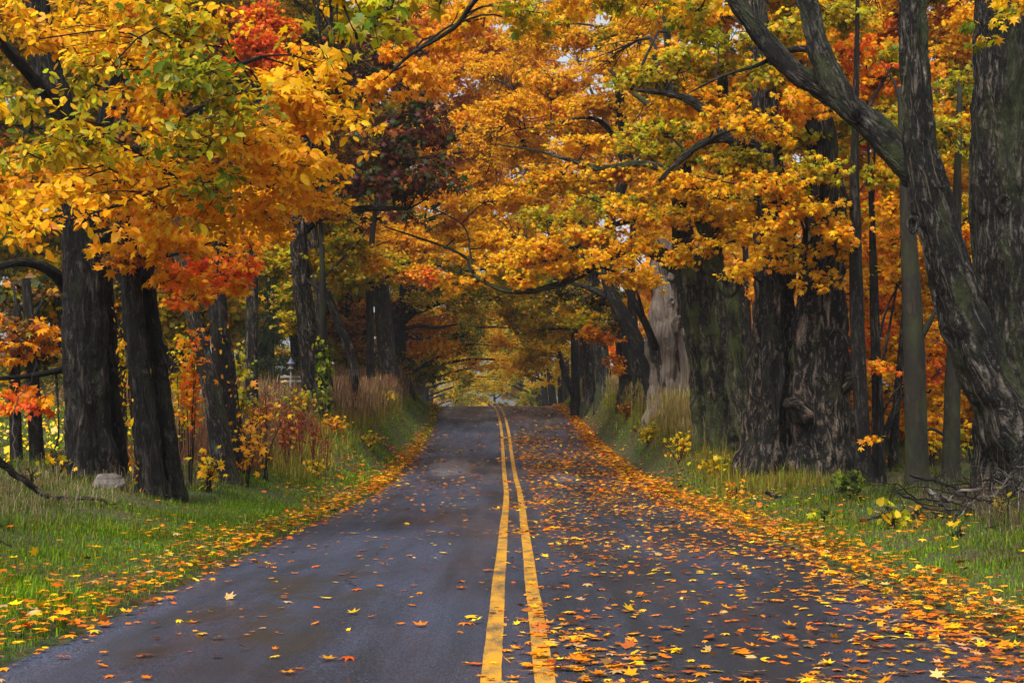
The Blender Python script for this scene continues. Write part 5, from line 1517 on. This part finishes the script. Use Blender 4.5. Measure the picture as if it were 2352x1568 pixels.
for k in range(22):
    x0, y0 = rng.uniform(2130, 2390), rng.uniform(1110, 1235)
    a0 = at(x0, y0, 17.6 + rng.uniform(-1.0, 1.2))
    a0[2] = float(gz(a0[0], a0[1])) + rng.uniform(.05, .45)
    dv = rng.normal(0, 1, 3) * np.array([.8, .4, .28])
    dv = dv / np.linalg.norm(dv) * rng.uniform(.5, 1.3)
    b0 = a0 + dv
    b0[2] = max(b0[2], float(gz(b0[0], b0[1])) + .03)
    dead_branch('thin crooked stick tangled in the brush pile before the giant maple', [a0, a0 * .66 + b0 * .34 + rng.normal(0, .06, 3), a0 * .33 + b0 * .67 + rng.normal(0, .06, 3), b0], rng.uniform(.007, .016), 5,
                'sticks tangled in the brush pile', [BARK_TWIG, BARK_GREY, BARK_DEAD][k % 3], name='dead_stick', fl=.45)
dead_branch('dark forked piece of branch on the grass before the old twin trunk', [at(1760, 1128, 24.5), at(1790, 1142, 24.5), at(1815, 1148, 24.6), at(1838, 1142, 24.8)], .045, 2, mat=BARK_GREY, fl=.5)
dead_branch('short dark log half sunk in the left grass at the frame edge', [at(-30, 1290, 13.6), at(5, 1280, 13.6), at(30, 1272, 13.7), at(48, 1262, 13.8)], .05, 2, mat=BARK_DARK, fl=.4)
# dry stalk thicket round the brush pile
grass_obj('dry_brush', 'grey brown dry weed stalks tangled through the brush pile',
          [band(4500, 5.4, 8.6, 14, 20, [((.13, .09, .05), 3), ((.08, .06, .035), 3), ((.22, .18, .13), 1)], .38, .005, .9), band(2500, 6.0, 9.5, 15, 22, [((.10, .08, .06), 3), ((.06, .05, .035), 3)], .6, .005, .8)])
grass_obj('dry_weeds', 'brown dry weeds and red stalks in front of the left bank',
          [band(9000, -8, -4.9, 26, 37, [((.17, .085, .04), 3), ((.11, .06, .03), 3), ((.20, .05, .025), 1)], .55, .007, .7)])

# ---- the rock
th = Thing('rock', 'pale grey weathered rock in the grass at the foot of the massive twin trunk', 'rock', [*at(245, 1135, 21.4)[:2], float(gz(*at(245, 1135, 21.4)[:2]))])
import bmesh
bm = bmesh.new()
bmesh.ops.create_icosphere(bm, subdivisions=5, radius=1)
V = np.array([v.co[:] for v in bm.verts])
Fr = np.array([[v.index for v in f.verts] for f in bm.faces])
bm.free()
V = V * (1 + .26 * (vnoise(V, 1.3, 51) - .5)[:, None] + .16 * (vnoise(V, 3.1, 52) - .5)[:, None] + .05 * (vnoise(V, 9, 53) - .5)[:, None])
for nv, dd in (((.6, -.5, .6), .72), ((-.5, -.7, .5), .70), ((0, -.2, 1), .66), ((-.9, -.1, .3), .78), ((.2, -1, .1), .74)):
    nv = nrm(np.array(nv))
    ex = np.maximum(0, V @ nv - dd)
    V = V - ex[:, None] * nv * .85
V = V * (1 + .10 * (np.abs(vnoise(V, 4.5, 57) - .5) * 2)[:, None])
V = V * np.array([.235, .2, .2]) + np.array([0, 0, .06])
m, nt, out = new_mat('rock')
tc = N(nt, 'ShaderNodeTexCoord')
r1 = noise(nt, tc.outputs['Object'], 7, 6, .65)
r2 = noise(nt, tc.outputs['Object'], 40, 4, .7)
c = ramp(nt, mth(nt, 'ADD', mth(nt, 'MULTIPLY', r1, .7), mth(nt, 'MULTIPLY', r2, .3)), [(.3, (.03, .026, .02)), (.5, (.11, .095, .082)), (.68, (.26, .23, .205))])
b = N(nt, 'ShaderNodeBsdfPrincipled', Roughness=.85)
nt.links.new(c, b.inputs['Base Color'])
bp = N(nt, 'ShaderNodeBump', Strength=.8, Distance=.03)
nt.links.new(mth(nt, 'ADD', r1, mth(nt, 'MULTIPLY', r2, .4)), bp.inputs['Height'])
nt.links.new(bp.outputs[0], b.inputs['Normal'])
nt.links.new(b.outputs[0], out.inputs[0])
mk('boulder', V, [Fr], m, smooth=True).parent = th.o

# ---- small garden things glimpsed past the pine at the left
wm, nt, out = new_mat('weathered_wood')
tc = N(nt, 'ShaderNodeTexCoord')
b = N(nt, 'ShaderNodeBsdfPrincipled', Roughness=.8)
nt.links.new(ramp(nt, noise(nt, mapv(nt, tc.outputs['Object'], (1, 1, 8)), 6, 4), [(.3, (.08, .07, .055)), (.7, (.2, .18, .15))]), b.inputs['Base Color'])
nt.links.new(b.outputs[0], out.inputs[0])
bm_, nt, out = new_mat('blue_paint')
tc = N(nt, 'ShaderNodeTexCoord')
b = N(nt, 'ShaderNodeBsdfPrincipled', Roughness=.5)
nt.links.new(ramp(nt, noise(nt, tc.outputs['Object'], 12, 3), [(.3, (.03, .04, .08)), (.7, (.08, .09, .14))]), b.inputs['Base Color'])
nt.links.new(b.outputs[0], out.inputs[0])


def boxv(x0, x1, y0, y1, z0, z1):
    V = np.array([(x, y, z) for x in (x0, x1) for y in (y0, y1) for z in (z0, z1)], float)
    return V, [np.array([(0, 1, 3, 2), (4, 6, 7, 5), (0, 4, 5, 1), (2, 3, 7, 6), (0, 2, 6, 4), (1, 5, 7, 3)])]


pf = at(676, 868, 43.5)
gf = float(gz(pf[0], pf[1]))
th = Thing('rail_fence', 'short pale plank rail just left of the leaning oak trunk', 'fence', (pf[0], pf[1], gf))
for px_ in (-.28, .30):
    V, Fc = boxv(pf[0] + px_ - .05, pf[0] + px_ + .05, pf[1] - .05, pf[1] + .05, gf - .3, pf[2] + .10)
    th.part('post', V, Fc, wm)
for zz_ in (-.12, .02):
    V, Fc = boxv(pf[0] - .42, pf[0] + .42, pf[1] - .09, pf[1] - .055, pf[2] + zz_ - .05, pf[2] + zz_ + .05)
    th.part('plank', V, Fc, wm)
pb = at(668, 838, 43.2)
gb = float(gz(pb[0], pb[1]))
th = Thing('bird_feeder', 'little bird feeder with blue pointed roof above the plank rail', 'bird feeder', (pb[0], pb[1], gb))
V, Fc, B = tubes(np.array([[[pb[0], pb[1], gb - .2], [pb[0], pb[1], pb[2] - .10]]]), np.array([[.025, .025]]), 8)
th.part('pole', V, Fc, wm)
V, Fc, B = tubes(np.array([[[pb[0], pb[1], pb[2] - .12], [pb[0], pb[1], pb[2] - .08], [pb[0], pb[1], pb[2] + .04]]]), np.array([[.11, .07, .06]]), 12)
th.part('seed_tray', V, Fc, wm)
V, Fc, B = tubes(np.array([[[pb[0], pb[1], pb[2] + .03], [pb[0], pb[1], pb[2] + .05], [pb[0], pb[1], pb[2] + .15], [pb[0], pb[1], pb[2] + .24]]]), np.array([[.14, .13, .05, .008]]), 12)
th.part('roof', V, Fc, bm_)
print('LEAFCOUNT', sum(len(o.data.polygons) for o in sc.objects if o.type == 'MESH'))
